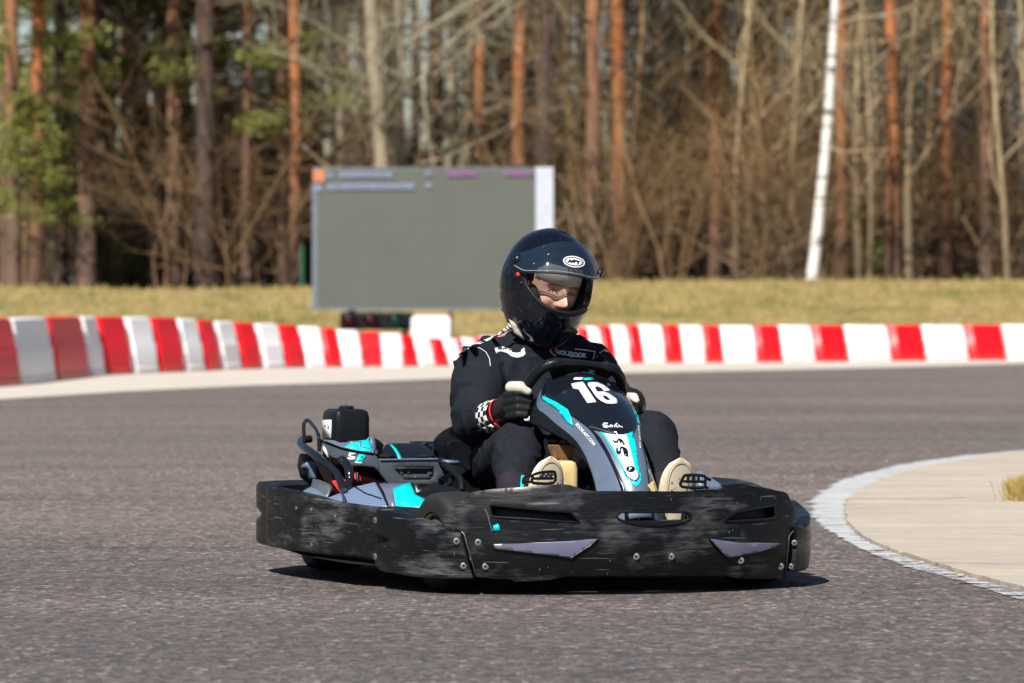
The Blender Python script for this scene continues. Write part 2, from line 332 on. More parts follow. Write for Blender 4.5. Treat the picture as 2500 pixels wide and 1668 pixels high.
def fused(name, mb, mat, parent, voxel=0.008, smooth=6, label=None, folds=0):   # joins overlapping volumes to one continuous skin
    off = OFF.get(parent.name, (0, 0, 0))
    me = bpy.data.meshes.new('tmp'); me.from_pydata([(v[0] - off[0], v[1] - off[1], v[2] - off[2]) for v in mb.v], [], mb.f)
    bm = bmesh.new(); bm.from_mesh(me); bmesh.ops.recalc_face_normals(bm, faces=bm.faces); bm.to_mesh(me); bm.free()
    t = bpy.data.objects.new('tmp', me); C.objects.link(t)
    md = t.modifiers.new('r', 'REMESH'); md.mode = 'VOXEL'; md.voxel_size = voxel
    if smooth: ms = t.modifiers.new('m', 'SMOOTH'); ms.iterations = smooth; ms.factor = 0.6
    m2 = evaluated(t); bpy.data.objects.remove(t); m2.name = name; m2.materials.clear()
    if folds:
        from mathutils import noise as nz
        nn_ = [v.normal.copy() for v in m2.vertices]
        for v, vn in zip(m2.vertices, nn_):
            p = v.co.copy(); w = nz.noise_vector(p * 4.0) * .10; q = Vector((p.x * 5 + w.x * 9, p.y * 5 + w.y * 9, p.z * 13 + w.z * 14 + p.x * 6)); a = 1 - abs(nz.noise(q)) * 2.2; b = 1 - abs(nz.noise(q * 2.1 + Vector((3, 1, 7)))) * 2.0
            v.co = p + vn * folds * (max(0, a) ** 2.5 * 1.0 + .4 * max(0, b) ** 2.5 - .35)
    return finish(name, m2, mat, parent, ang=180, label=label)

# flat or curved panels: an outline with holes, triangulated with inner points, carried onto a surface
def inside(p, poly):
    x, y = p; c = False; n = len(poly); j = n - 1
    for i in range(n):
        xi, yi = poly[i]; xj, yj = poly[j]
        if (yi > y) != (yj > y) and x < (xj - xi) * (y - yi) / (yj - yi) + xi: c = not c
        j = i
    return c
def dens(poly, st):
    out = []
    for i, p in enumerate(poly):
        q = poly[(i + 1) % len(poly)]; n = max(1, int(math.hypot(q[0] - p[0], q[1] - p[1]) / st))
        out += [(p[0] + (q[0] - p[0]) * k / n, p[1] + (q[1] - p[1]) * k / n) for k in range(n)]
    return out
def tri(outline, holes=(), step=12):
    o = dens(outline, step); loops = [o] + [dens(h, step) for h in holes]; vs = []; es = []
    for l in loops:
        b = len(vs); vs += l; es += [(b + i, b + (i + 1) % len(l)) for i in range(len(l))]
    x0, x1 = min(p[0] for p in o), max(p[0] for p in o); y0, y1 = min(p[1] for p in o), max(p[1] for p in o)
    rim = list(vs)
    ix = int((x1 - x0) / step) + 1; iy = int((y1 - y0) / step) + 1
    for i in range(1, ix):
        for j in range(1, iy):
            p = (x0 + (i + 0.5 * (j % 2)) * step, y0 + j * step)
            if inside(p, outline) and not any(inside(p, h) for h in holes) and all(abs(p[0] - q[0]) + abs(p[1] - q[1]) > step * 0.5 for q in rim): vs.append(p)
    r = delaunay_2d_cdt([Vector(p) for p in vs], es, [], 0, 1e-6)
    ov = [tuple(p) for p in r[0]]; fs = []
    for f in r[2]:
        c = (sum(ov[i][0] for i in f) / len(f), sum(ov[i][1] for i in f) / len(f))
        if inside(c, outline) and not any(inside(c, h) for h in holes): fs.append(tuple(f))
    return ov, fs

# ------------------------------------------------------------------ places in the kart's own frame: u to its left, v backwards, z up
YAW = R(20); CA, SA = math.cos(YAW), math.sin(YAW)
D0 = 12.6; X0 = (1596 - 1250) * D0 / F
def proj(p):
    u, v, z = p; x = X0 + u * CA - v * SA; y = D0 + u * SA + v * CA
    return 1250 + F * x / y, HOR + F * (H - z) / y
def _loc(px, py, y):
    x = (px - 1250) / F * y; dx, dy = x - X0, y - D0
    return Vector((dx * CA + dy * SA, -dx * SA + dy * CA, H - (py - HOR) / F * y))
def KV(px, py, v):
    a = (px - 1250) / F; return _loc(px, py, (v - X0 * SA + D0 * CA) / (CA - a * SA))
def KU(px, py, u):
    a = (px - 1250) / F; return _loc(px, py, (u + X0 * CA + D0 * SA) / (a * CA + SA))
def plane(p0, n):
    p0, n = Vector(p0), Vector(n)
    def f(px, py):
        A, B = _loc(px, py, 10), _loc(px, py, 16); t = (p0 - A).dot(n) / (B - A).dot(n); return A + (B - A) * t
    return f
EYE = _loc(1250, 710, 0.0001)
def toward(p, d): p = Vector(p); return p + (EYE - p).normalized() * d
class Surf:                                  # a parametric surface and the way back from a sight line to its parameters
    def __init__(s, f, s0, s1, t0, t1, n=50, front=True):
        s.f = f; s.g = []
        for i in range(n + 1):
            for j in range(n + 1):
                a, b = s0 + (s1 - s0) * i / n, t0 + (t1 - t0) * j / n; e = 1e-3
                P = Vector(f(a, b))
                if front:
                    nn = (Vector(f(a + e, b)) - P).cross(Vector(f(a, b + e)) - P)
                    if nn.dot(EYE - P) * front < 0: continue
                x, y = proj(P); s.g.append((x, y, a, b))
        s.G = np.array(s.g); s.b = (s0, s1, t0, t1)
    def st(s, px, py):
        d = (s.G[:, 0] - px) ** 2 + (s.G[:, 1] - py) ** 2; k = int(d.argmin()); a, b = s.G[k, 2], s.G[k, 3]
        for _ in range(8):
            x, y = proj(s.f(a, b)); ex, ey = px - x, py - y
            if abs(ex) + abs(ey) < 0.02: break
            e = 1e-3; xa, ya = proj(s.f(a + e, b)); xb, yb = proj(s.f(a, b + e))
            j11, j21, j12, j22 = (xa - x) / e, (ya - y) / e, (xb - x) / e, (yb - y) / e; det = j11 * j22 - j12 * j21
            if abs(det) < 1e-6: break
            da, db = (ex * j22 - ey * j12) / det, (ey * j11 - ex * j21) / det
            m = max(abs(da) / (s.b[1] - s.b[0]), abs(db) / (s.b[3] - s.b[2])) / 0.08
            if m > 1: da /= m; db /= m
            a = min(max(a + da, s.b[0]), s.b[1]); b = min(max(b + db, s.b[2]), s.b[3])
        return a, b
    def __call__(s, px, py): return Vector(s.f(*s.st(px, py)))
    def lifted(s, px, py, d):
        a, b = s.st(px, py); e = 4e-3; P = Vector(s.f(a, b)); n = (Vector(s.f(a + e, b)) - Vector(s.f(a - e, b))).cross(Vector(s.f(a, b + e)) - Vector(s.f(a, b - e)))
        if n.length < 1e-12: return toward(P, d)
        n.normalize(); n = n if n.dot(EYE - P) > 0 else -n
        return P + n * d
def up_from(mapper, px, py, d): return mapper.lifted(px, py, d) if hasattr(mapper, 'lifted') else toward(mapper(px, py), d)
def panel(name, outline, mapper, mat, parent, holes=(), step=12, solid=0.004, lift=0, bevel=0, ang=30, label=None):
    if lift and solid <= .0012: lift *= .42; solid = .0003
    ov, fs = tri(outline, holes, step); V = [up_from(mapper, p[0], p[1], lift) if lift else mapper(*p) for p in ov]
    s = 0
    for f in fs[:400]:
        n = (V[f[1]] - V[f[0]]).cross(V[f[2]] - V[f[0]]); s += n.dot(EYE - V[f[0]])
    if s < 0: fs = [f[::-1] for f in fs]
    return obj(name, V, fs, mat, parent, solid=solid, bevel=bevel, ang=ang, label=label)
def text(name, body, mapper, mat, parent, origin, ax, ay, lift=0.002, shear=0.0, bold=0.0, extra=0.0003):
    lift *= .42
    cu = bpy.data.curves.new('t', 'FONT'); cu.body = body; cu.size = 1; cu.offset = bold; cu.shear = shear; cu.resolution_u = 4
    t = bpy.data.objects.new('t', cu); C.objects.link(t); bpy.context.view_layer.update(); me = evaluated(t); bpy.data.objects.remove(t)
    V = [up_from(mapper, origin[0] + ax[0] * v.co.x + ay[0] * v.co.y, origin[1] + ax[1] * v.co.x + ay[1] * v.co.y, lift) for v in me.vertices]
    return obj(name, V, [tuple(p.vertices) for p in me.polygons], mat, parent, smooth=False, solid=extra)
def bolt(parent, p, n, r=0.009, mat='bolt_metal', name='bolt'):
    p, n = Vector(p), Vector(n).normalized(); r *= .66; m = MB(); t = n.orthogonal().normalized(); q = n.cross(t)
    prof = [(r * 1.3, 0), (r * 1.3, 0.0010), (r * 1.0, 0.0016), (r * .9, 0.0022), (r * .5, 0.0024), (r * .42, 0.0006), (0.0002, 0.0006)]
    rg = [[p + (t * math.cos(a) + q * math.sin(a)) * rr + n * hh for a in [2 * math.pi * k / 12 for k in range(12)]] for rr, hh in prof]
    v, f = rings(rg); o = obj(name, v, f, mat, parent, ang=30); o.data.materials.append(M['black_matte'])
    for k, pl in enumerate(o.data.polygons):
        if k >= 48: pl.material_index = 1  # socket recess coloured black, shade put into the hole
    return o
# ------------------------------------------------------------------ the kart
kart = thing('racing_kart', (X0, D0, 0), YAW, 'black rental racing kart with teal and grey bodywork and number 16, driven across the track', 'kart')

FP = [(-.608, .62), (-.605, .52), (-.587, .40), (-.548, .26), (-.47, .155), (-.30, .055), (-.12, .01), (0, 0), (.12, .01), (.30, .055), (.47, .155), (.548, .26), (.587, .40), (.605, .52), (.608, .62)]
FPS = spline([(a, b, 0) for a, b in FP], 8); NFP = len(FPS) - 1
def along(path, s):
    s = min(max(s, 0), 1) * (len(path) - 1); i = min(int(s), len(path) - 2); return path[i].lerp(path[i + 1], s - i)
def wall_surf(path, lean, out=0.0, groove=None):
    def f(s, z):
        p = along(path, s); a, b = along(path, s - 0.012), along(path, s + 0.012); t = (b - a).normalized(); n = Vector((t.y, -t.x, 0))
        return p + n * (out - lean(s, z) - (groove(s, z) if groove else 0)) + Vector((0, 0, z))
    return f
def bulge(s, z): return 0.45 * max(0, z - .19) ** 1.35 + 1.2 * max(0, .10 - z) ** 1.6 - 0.006 * math.exp(-((z - .13) / .035) ** 2)
SF = Surf(wall_surf(FPS, bulge), 0.0, 1.0, -0.02, 0.36, 110)
SFc = Surf(wall_surf(FPS, bulge), 0.14, 0.86, -0.02, 0.36, 110)
# centre fairing, outline read as px of the photograph
s2 = lambda x, y: (1250 + x * 750 / 2350, 1080 + y * 380 / 1191)
s5 = lambda x, y: (900 + x / 4.356, 1100 + y / 4.356)
out = [s5(768, 735), s5(800, 690), s5(960, 560), s5(1085, 448), s5(1150, 432), s5(1330, 410), s5(1600, 392), s5(1850, 372), s5(2050, 358), s2(440, 326), s2(500, 345), s2(560, 366), s2(640, 372), s2(1000, 374), s2(1530, 376), s2(1580, 368), s2(1640, 333), s2(1690, 320), s2(1760, 320), s2(1920, 350), s2(2080, 378), s2(2110, 395), s2(2160, 510), s2(2178, 590), s2(2150, 660), s2(2125, 690), s2(2095, 900), s2(2080, 1045), s2(1900, 1045), s2(1720, 1040), s2(1640, 1024), s2(1200, 1026), s2(430, 1026), s2(300, 1052), s2(150, 1064), s2(0, 1064), s5(1650, 1385), s5(1300, 1360), s5(1150, 1345), s5(1110, 1200), s5(1030, 900), s5(990, 860), s5(800, 795)]
h1 = [s5(1290, 590), s5(1320, 580), s5(1900, 640), s5(2150, 655), s2(520, 612), s2(380, 608), s5(1800, 735), s5(1375, 712), s5(1310, 700)]
h2 = [s2(805, 560), s2(835, 535), s2(1340, 535), s2(1368, 555), s2(1365, 585), s2(1310, 615), s2(1140, 638), s2(1000, 638), s2(870, 612), s2(812, 585)]
h3 = [s2(1740, 528), s2(2010, 482), s2(2022, 560), s2(2000, 582), s2(1830, 596), s2(1620, 608), s2(1650, 570)]
bump_ = panel('front_bumper', out, SFc, 'scuff', kart, holes=(h1, h2, h3), step=11, solid=0.012, bevel=0.003)
for hh in (h1, h3): panel('slot_dark_sheet', [(x, y) for x, y in [(min(p[0] for p in hh) - 14, min(p[1] for p in hh) - 12), (max(p[0] for p in hh) + 14, min(p[1] for p in hh) - 12), (max(p[0] for p in hh) + 14, max(p[1] for p in hh) + 10), (min(p[0] for p in hh) - 14, max(p[1] for p in hh) + 10)]], lambda a, b: toward(SFc(a, b), -.035), 'black', kart, step=14, solid=.003)  # added black sheet behind the slots, darkens them to look deep
def rim_lip(pts, name='slot_lip'):
    p = [toward(SFc(*q), 0.001) for q in dens(pts, 10)]; MB().tube(p, 0.0032, 6, closed=True).build(name, 'black', kart)
for h_ in (h1, h2, h3): rim_lip(h_)
sc_ = lambda pts, k: [((x - sum(p[0] for p in pts) / len(pts)) * k + sum(p[0] for p in pts) / len(pts), (y - sum(p[1] for p in pts) / len(pts)) * k + sum(p[1] for p in pts) / len(pts)) for x, y in pts]
tl = [s5(1310, 985), s5(1600, 980), s5(2178, 950), s2(640, 732), s2(655, 738), s2(600, 790), s2(452, 886), s2(350, 870), s5(1900, 1110), s5(1340, 1040)]
tr = [s2(1503, 733), s2(1740, 765), s2(2040, 772), s2(2030, 790), s2(1900, 830), s2(1670, 884), s2(1630, 870)]
panel('bumper_insert', tl, SFc, 'grey_violet', kart, step=7, solid=0.004, lift=0.0055)
panel('bumper_insert', tr, SFc, 'grey_violet', kart, step=7, solid=0.004, lift=0.0055)
for t_ in (tl, tr): MB().tube([toward(SFc(*q), 0.0055) for q in dens(t_, 7)], 0.0018, 6, closed=True).build('insert_lip', 'black', kart)
panel('slot_marker', [s5(1325, 800), s5(1375, 780), s5(1392, 800), s5(1400, 858), s5(1335, 855)], SFc, 'teal', kart, lift=0.003, solid=0.002)
MB().tube([toward(SFc(*s5(x, y)), 0.002) for x, y in ((1235, 625), (1265, 680), (1290, 780), (1320, 860))], [.003, .0022, .002, .003], 6).build('wear_ridge', 'grey_dark', kart)
for p in (s5(1165, 978), s5(1243, 1235), s2(950, 875), s2(1218, 875), s2(1750, 905), s2(2055, 950)):
    q = SFc(*p); bolt(kart, toward(q, 0.0055 if p[0] > 1800 else .0008), toward(q, 1) - q, 0.0105)
# seams along the fairing's ends
for pts in ([s5(990, 865), s5(1020, 900), s5(1060, 1050), s5(1115, 1230), s5(1135, 1340)], [s2(2150, 680), s2(2120, 720), s2(2105, 900), s2(2090, 1040)]):
    MB().tube([toward(SF(*p), 0.0025) for p in dens(pts + pts[::-1][1:-1], 8)[:len(dens(pts, 8))]], 0.0022, 6).build('seam_edge', 'grey_dark', kart)
# corner wraps in front of the wheels
def corner(side):
    st = []; pt, pb = ((1128, 1298), (1162, 1408)) if side < 0 else ((1937, 1297), (1917, 1410)); sT, sB = SF.st(*pt)[0], SF.st(*pb)[0]
    s0 = next(q / 400 for q in range(400) if proj(along(FPS, q / 400) + Vector((0, 0, .15)))[0] > 921)
    if side > 0: sT, sB = 1 - sT, 1 - sB
    for e in np.linspace(0, 1, 44):
        k = e * .3; sl_ = s0 + e * ((sT + sB) / 2 - s0); px_ = proj(along(FPS, sl_) + Vector((0, 0, .15)))[0]
        top = float(np.interp(px_, [925, 1000, 1077, 1120, 1165], [.222, .201, .176, .167, .163])); bot = float(np.interp(px_, [925, 1000, 1165], [.051, .043, .043]))
        if k < 0.012: top -= .012; bot += .006
        g = lambda z, e=e: 0.030 * math.exp(-((z - .133) / .010) ** 2) * max(0, 1 - e / .38) if e < .38 else 0
        row = []
        for j in range(25):
            z = bot + (top - bot) * j / 24; se = sT + (sB - sT) * min(1, max(0, (.16 - z) / .12)); s = s0 + e * (se - s0); s = s if side < 0 else 1 - s
            p = along(FPS, s); a, b = along(FPS, s - .012), along(FPS, s + .012); t = (b - a).normalized(); n = Vector((t.y, -t.x, 0)); row.append(p + n * (0.013 - .004 * (k < .02) - bulge(s, z) * .5 - g(z) - 0.006 * (1 if j in (0, 24) else 0)) + Vector((0, 0, z)))
        for z, ins in ((top - .004, .05), (bot + .01, .05)):
            row.append(p - n * ins + Vector((0, 0, z)))
        st.append(row)
    v, f = rings(st)
    o = obj('corner_bumper', v, f if side < 0 else [q[::-1] for q in f], 'scuff', kart, ang=50); return o
corner(-1); corner(1)
for p in (s5(935, 965), s5(1010, 1228)):
    q = SF(*p); bolt(kart, toward(q, 0.0165), toward(q, 1) - q, 0.0105)
for p in (s2(2160, 770), s2(2135, 950)):
    q = SF(*p); bolt(kart, toward(q, 0.0165), toward(q, 1) - q, 0.009)
# under-bumper tube and floor tray
MB().tube([p + Vector((0, .07 - 0.0 * i, .09)) for i, p in enumerate(FPS[12:-12])], 0.014, 8).build('bumper_tube', 'black', kart)
MB().tube([p * .93 + Vector((0, .10, .18)) for p in FPS[28:-28]], 0.012, 8).build('bumper_tube', 'black', kart)

# side bumpers
def side_bumper(side):
    P = [(-.585, .46), (-.622, .62), (-.668, .80), (-.695, 1.0), (-.70, 1.18), (-.692, 1.30), (-.655, 1.405), (-.57, 1.475), (-.44, 1.50)]
    P = spline([(a * -side, b, 0) for a, b in P], 7); st = []; n_ = len(P)
    for i in range(n_):
        p = P[i]; t = (P[min(i + 1, n_ - 1)] - P[max(i - 1, 0)]).normalized(); n = Vector((-t.y, t.x, 0)) * (1 if side < 0 else -1)
        n = Vector((-abs(t.y) * (1 if side < 0 else -1), (abs(t.x)) , 0)) if i > n_ * .6 else Vector((-1 if side < 0 else 1, 0, 0))
        e = i / (n_ - 1); tq = sorted((KU(a, b, -.69).y, KU(a, b, -.69).z) for a, b in ((640, 1181), (680, 1186), (729, 1200), (787, 1226), (837, 1238), (919, 1247))); bq = sorted((KU(a, b, -.69).y, KU(a, b, -.69).z) for a, b in ((640, 1329), (729, 1346), (837, 1371), (923, 1380)))
        top = np.interp(p.y, [a for a, b in tq], [b for a, b in tq]); bot = np.interp(p.y, [a for a, b in bq], [b for a, b in bq])
        row = []
        for j in range(21):
            z = bot + (top - bot) * j / 20; g = .038 * math.exp(-((z - .168) / .010) ** 2) * max(0, min(1, (e - .55) / .2)); lo = 1.0 * max(0, .09 - z) ** 1.5
            step = .010 if .28 < e < .50 else 0
            row.append(p + n * (-g - lo + step * .6 - 0.006 * (j in (0, 20))) + Vector((0, 0, z)))
        row.append(p - n * .06 + Vector((0, 0, top - .012))); row.append(p - n * .06 + Vector((0, 0, bot + .01)))
        st.append(row)
    v, f = rings(st); obj('side_bumper', v, f if side > 0 else [q[::-1] for q in f], 'scuff', kart, ang=50)
side_bumper(-1); side_bumper(1)
z1 = lambda x, y: (600 + x / 2.8, 900 + y / 2.8)
for x, y in ((885, 1038), (885, 1285), (448, 965), (450, 1205), (610, 1012), (345, 955)):
    q = KU(*z1(x, y), -.698); bolt(kart, toward(q, 0.006), (-1, -.25, 0), 0.010 if x > 800 else 0.006)

# wheels
def wheel(u, v, r, w, steer=0, side=-1, rimm='rim_alloy'):
    rot = Matrix.Rotation(steer, 3, 'Z'); Cc = Vector((u, v, r)); st = []
    prof = [(-.5, .60), (-.5, .80), (-.485, .90), (-.43, .965), (-.3, .99), (-.1, 1), (.1, 1), (.3, .99), (.43, .965), (.485, .90), (.5, .80), (.5, .60), (.42, .56), (-.42, .56)]
    n = 40; v_ = []
    for k in range(n):
        a = 2 * math.pi * k / n; v_.append([Cc + rot @ Vector((x * w, math.cos(a) * rr * r, math.sin(a) * rr * r)) for x, rr in prof])
    vv, ff = rings(v_ + [v_[0]], cap=False); ty = obj('tyre', vv, ff, 'tyre', kart, ang=40)
    prof = [(-.47, .60), (-.47, .55), (-.40, .53), (-.38, .30), (-.44, .20), (-.44, .02), (.44, .02), (.44, .55), (.47, .60)]
    if side > 0: prof = [(-a, b) for a, b in prof]
    v_ = []
    for k in range(n):
        a = 2 * math.pi * k / n; v_.append([Cc + rot @ Vector((x * w, math.cos(a) * rr * r, math.sin(a) * rr * r)) for x, rr in prof])
    vv, ff = rings(v_ + [v_[0]], closed_ring=False, cap=False); rm = obj('rim', vv, ff, rimm, ty, ang=40)
    for k in range(3):
        a = 2 * math.pi * k / 3 + .4; bolt(rm, Cc + rot @ Vector((side * -.0 + side * .40 * w, math.cos(a) * .36 * r, math.sin(a) * .36 * r)), rot @ Vector((side, 0, 0)), .006, name='wheel_nut')
wheel(-.430, .36, .132, .13, R(8)); wheel(.430, .36, .132, .13, R(8), 1)
wheel(-.43, 1.40, .118, .16, 0, -1, 'black_matte'); wheel(.43, 1.40, .118, .16, 0, 1, 'black_matte')
MB().tube([(-.5, 1.33, .135), (.5, 1.33, .135)], .022, 12).build('rear_axle', 'steel', kart)
MB().tube([(-.42, .36, .132), (.42, .36, .132)], .014, 8).build('front_axle', 'black', kart)

# chassis
tray = MB(); tray.add([(-.42, .17, .062), (.42, .17, .062), (.57, .48, .062), (.64, .62, .065), (.67, .9, .07), (.66, 1.3, .085), (.4, 1.48, .085), (.4, 1.62, .085), (-.4, 1.62, .085), (-.4, 1.48, .085), (-.66, 1.3, .085), (-.67, .9, .07), (-.64, .62, .065), (-.57, .48, .062)], [tuple(range(14))]); tray.build('floor_and_shade_tray', 'black_matte', kart, solid=.004)  # tray made extra wide to keep sunlight off the ground below
for sd in (-1, 1):
    MB().tube([(sd * .22, .10, .08), (sd * .27, .40, .075), (sd * .33, .65, .075), (sd * .34, 1.2, .08), (sd * .25, 1.62, .10)], .015, 10).build('chassis_rail', 'black', kart)
rb = spline([(-.44, 1.50, .15), (-.45, 1.60, .15), (-.38, 1.67, .15), (0, 1.70, .15), (.38, 1.67, .15), (.45, 1.60, .15), (.44, 1.50, .15)], 6)
v, f = rings([[p + Vector((0, dy, dz)) for dy, dz in ((-.03, -.075), (.02, -.08), (.035, -.03), (.035, .06), (.02, .085), (-.03, .08))] for p in rb]); obj('rear_bumper', v, f, 'scuff', kart, ang=45)

# nose fairing with the number panel
NS = [(.53, .578, .105, .545, .128, .47), (.50, .566, .120, .512, .138, .440), (.44, .545, .112, .497, .134, .430), (.38, .518, .099, .481, .128, .416), (.30, .466, .078, .445, .110, .395), (.24, .424, .060, .406, .092, .362), (.17, .362, .050, .350, .086, .314), (.11, .280, .036, .272, .090, .232), (.085, .20, .034, .195, .09, .15)]
def nose_f(s, t):
    t = min(max(t, 0), 1) * (len(NS) - 1); i = min(int(t), len(NS) - 2); k = t - i
    P = [NS[max(i - 1, 0)], NS[i], NS[i + 1], NS[min(i + 2, len(NS) - 1)]]
    v, zc, wa, za, wb, zb = [0.5 * ((2 * b) + (c - a) * k + (2 * a - 5 * b + 4 * c - d) * k * k + (3 * b - a - 3 * c + d) * k ** 3) for a, b, c, d in zip(*P)]
    sg = -1 if s < 0 else 1; a = abs(s)
    if a <= 1:
        return Vector((sg * wa * a, v + .012 * a * a, zc + (za - zc) * (0.35 * a + 0.65 * a ** 2.2)))
    k = a - 1; return Vector((sg * (wa + (wb - wa) * k ** .8), v + .012 + .05 * k, za + (zb - za) * k))
vs = []; n1, n2 = 48, 48
for j in range(n2 + 1):
    for i in range(n1 + 1): vs.append(nose_f(-2 + 4 * i / n1, j / n2))
fs = [(j * (n1 + 1) + i, j * (n1 + 1) + i + 1, (j + 1) * (n1 + 1) + i + 1, (j + 1) * (n1 + 1) + i) for j in range(n2) for i in range(n1)]
nose = obj('nose_fairing', vs, [f[::-1] for f in fs], 'grey_blue', kart, ang=50, solid=.004)
NSF = Surf(nose_f, -2, 2, 0, 1, 70, front=-1)
z4 = lambda x, y: (1080 + x / 3.5633, 780 + y / 3.5633)
dome = [(-1.0, 0.0), (-.5, 0), (0, 0), (.5, 0), (1.0, 0), (1.0, .2), (1.0, .42), (.98, .53), (.80, .60), (.45, .645), (.1, .655), (-.25, .64), (-.6, .60), (-.98, .53), (-1.0, .42), (-1.0, .2)]
def onst(name, poly, mat, lift=.0022, step=.05, solid=.002, **kw):
    lift *= .4; solid = .0003
    sc = 3.0                                  # t is stretched so that both directions weigh alike
    ov, ff = tri([(a, b * sc) for a, b in poly], (), step * 1.6); V = [nose_f(a, b / sc) for a, b in ov]; V2 = []
    for (a, b), p in zip(ov, V):
        e = 1e-2; n = (nose_f(a + e, b / sc) - nose_f(a - e, b / sc)).cross(nose_f(a, b / sc + e) - nose_f(a, b / sc - e)).normalized()
        if n.dot(Vector((0, -1, 1))) < 0 and abs(a) < 1: n = -n
        if abs(a) >= 1 and n.dot(Vector((a, 0, .2))) < 0: n = -n
        V2.append(p + n * lift)
    s = 0
    for f_ in ff: s += (V2[f_[1]] - V2[f_[0]]).cross(V2[f_[2]] - V2[f_[0]]).dot(Vector((sum(ov[i][0] for i in f_) / 3, -1, 1)))
    if s < 0: ff = [f_[::-1] for f_ in ff]
    return obj(name, V2, ff, mat, nose, solid=solid, ang=50, **kw)
onst('number_panel', dome, 'decal_black', step=.06)
onst('panel_edge', [(-1.10, 0), (-1.0, 0), (-1.0, .42), (-.97, .54), (-.6, .61), (-.25, .65), (-.25, .662), (-.62, .622), (-1.02, .555), (-1.08, .42)], 'black', lift=.003)
onst('dark_flank', [(-1.42, 0), (-1.46, .2), (-1.62, .4), (-1.72, .55), (-1.86, .66), (-2, .74), (-2, 0)], 'black', lift=.002)
onst('dark_flank', [(1.42, 0), (1.46, .2), (1.62, .4), (1.72, .55), (1.86, .66), (2, .74), (2, 0)], 'black', lift=.002)
onst('ridge_line', [(-1.02, .54), (-.97, .54), (-.92, .62), (-.95, 1), (-1.08, 1), (-1.06, .7)], 'decal_black', lift=.003)
onst('ridge_line', [(.98, .54), (1.05, .54), (1.08, .7), (1.08, 1), (.95, 1), (.93, .62)], 'decal_black', lift=.003)
zp = lambda pts: [z4(*p) for p in pts]
panel('side_stripe', zp([(874, 668), (1000, 728), (1095, 790), (1122, 842), (1142, 935), (1085, 890), (1040, 838), (1020, 795), (940, 738), (876, 702)]), NSF, 'teal', nose, step=8, lift=.007, solid=.001)
panel('side_stripe', zp([(1664, 728), (1690, 762), (1715, 820), (1732, 880), (1738, 960), (1715, 930), (1692, 860), (1674, 800)]), NSF, 'teal', nose, step=8, lift=.007, solid=.001)
panel('arrow_border', zp([(1365, 968), (1410, 985), (1500, 1002), (1560, 1003), (1625, 990), (1655, 972), (1690, 1150), (1722, 1320), (1732, 1400), (1716, 1435), (1690, 1450), (1660, 1440), (1608, 1390), (1580, 1340), (1490, 1160), (1420, 1040)]), NSF, 'teal', nose, step=7, lift=.0025, solid=.001)
panel('arrow_field', zp([(1405, 990), (1500, 1006), (1560, 1007), (1600, 1000), (1640, 1150), (1680, 1310), (1706, 1340), (1706, 1372), (1682, 1402), (1650, 1396), (1606, 1360), (1586, 1310), (1500, 1140)]), NSF, 'decal_white', nose, step=7, lift=.004, solid=.001)
panel('arrow_line', zp([(1700, 1330), (1710, 1345), (1712, 1378), (1686, 1412), (1645, 1405), (1600, 1365), (1582, 1322), (1590, 1322), (1608, 1358), (1650, 1394), (1682, 1400), (1704, 1372), (1704, 1345)]), NSF, 'decal_black', nose, step=7, lift=.005, solid=.001)
# race number
one = [(1120, 560), (1222, 542), (1338, 724), (1262, 728), (1190, 620), (1150, 600)]
one = [(1120, 565), (1152, 556), (1222, 545), (1340, 722), (1262, 730), (1186, 612), (1140, 604)]
six = [(1265, 556), (1300, 550), (1345, 550), (1385, 563), (1430, 590), (1462, 625), (1405, 625), (1385, 602), (1350, 585), (1328, 592), (1335, 612), (1350, 634), (1400, 630), (1450, 645), (1500, 680), (1524, 715), (1518, 735), (1480, 738), (1430, 735), (1380, 712), (1340, 680), (1300, 620), (1268, 578)]
sixh = [(1390, 668), (1418, 666), (1440, 680), (1462, 706), (1436, 708), (1412, 696)]
panel('number_one', zp(one), NSF, 'decal_white', nose, step=8, lift=.0045, solid=.001)
panel('number_six', zp(six), NSF, 'decal_white', nose, holes=(zp(sixh),), step=8, lift=.0045, solid=.001)
panel('top_mark', zp([(1152, 508), (1230, 508), (1215, 528), (1138, 528)]), NSF, 'decal_white', nose, step=6, lift=.0045, solid=.001)
panel('top_mark', zp([(1240, 510), (1300, 508), (1328, 524), (1290, 530), (1225, 530)]), NSF, 'teal', nose, step=6, lift=.0045, solid=.001)
sg = lambda pts, w: MB().tube([NSF.lifted(*z4(*p), .002) for p in pts], w, 5)
SG_ = sg
m = sg([(1440, 912), (1405, 908), (1395, 920), (1425, 930), (1450, 938), (1430, 945), (1400, 938)], .0022)
sg([(1462, 925), (1455, 938), (1475, 942), (1482, 930), (1465, 924)], .0018)
for q in ([(1462, 925), (1455, 938), (1475, 942), (1484, 932), (1466, 924)], [(1520, 910), (1500, 928), (1496, 940), (1512, 940), (1520, 925), (1508, 940), (1530, 942)], [(1532, 925), (1545, 942), (1552, 936), (1566, 944)]):
    b = sg(q, .0018); m.add(b.v, b.f)
m.build('signature_script', 'decal_white', nose)
panel('letter_s', zp([(1512, 1120), (1512, 1160), (1524, 1180), (1548, 1182), (1556, 1160), (1552, 1140), (1562, 1136), (1572, 1150), (1578, 1186), (1618, 1205), (1614, 1150), (1596, 1122), (1560, 1108), (1545, 1118), (1540, 1150), (1530, 1150), (1526, 1122)]), NSF, 'decal_black', nose, step=6, lift=.006, solid=.001)
panel('letter_r', zp([(1482, 1045), (1500, 1062), (1516, 1062), (1530, 1040), (1545, 1040), (1560, 1050), (1590, 1092), (1576, 1096), (1556, 1070), (1556, 1090), (1545, 1085), (1535, 1056), (1524, 1080), (1500, 1080), (1482, 1062)]), NSF, 'decal_black', nose, step=6, lift=.006, solid=.001)
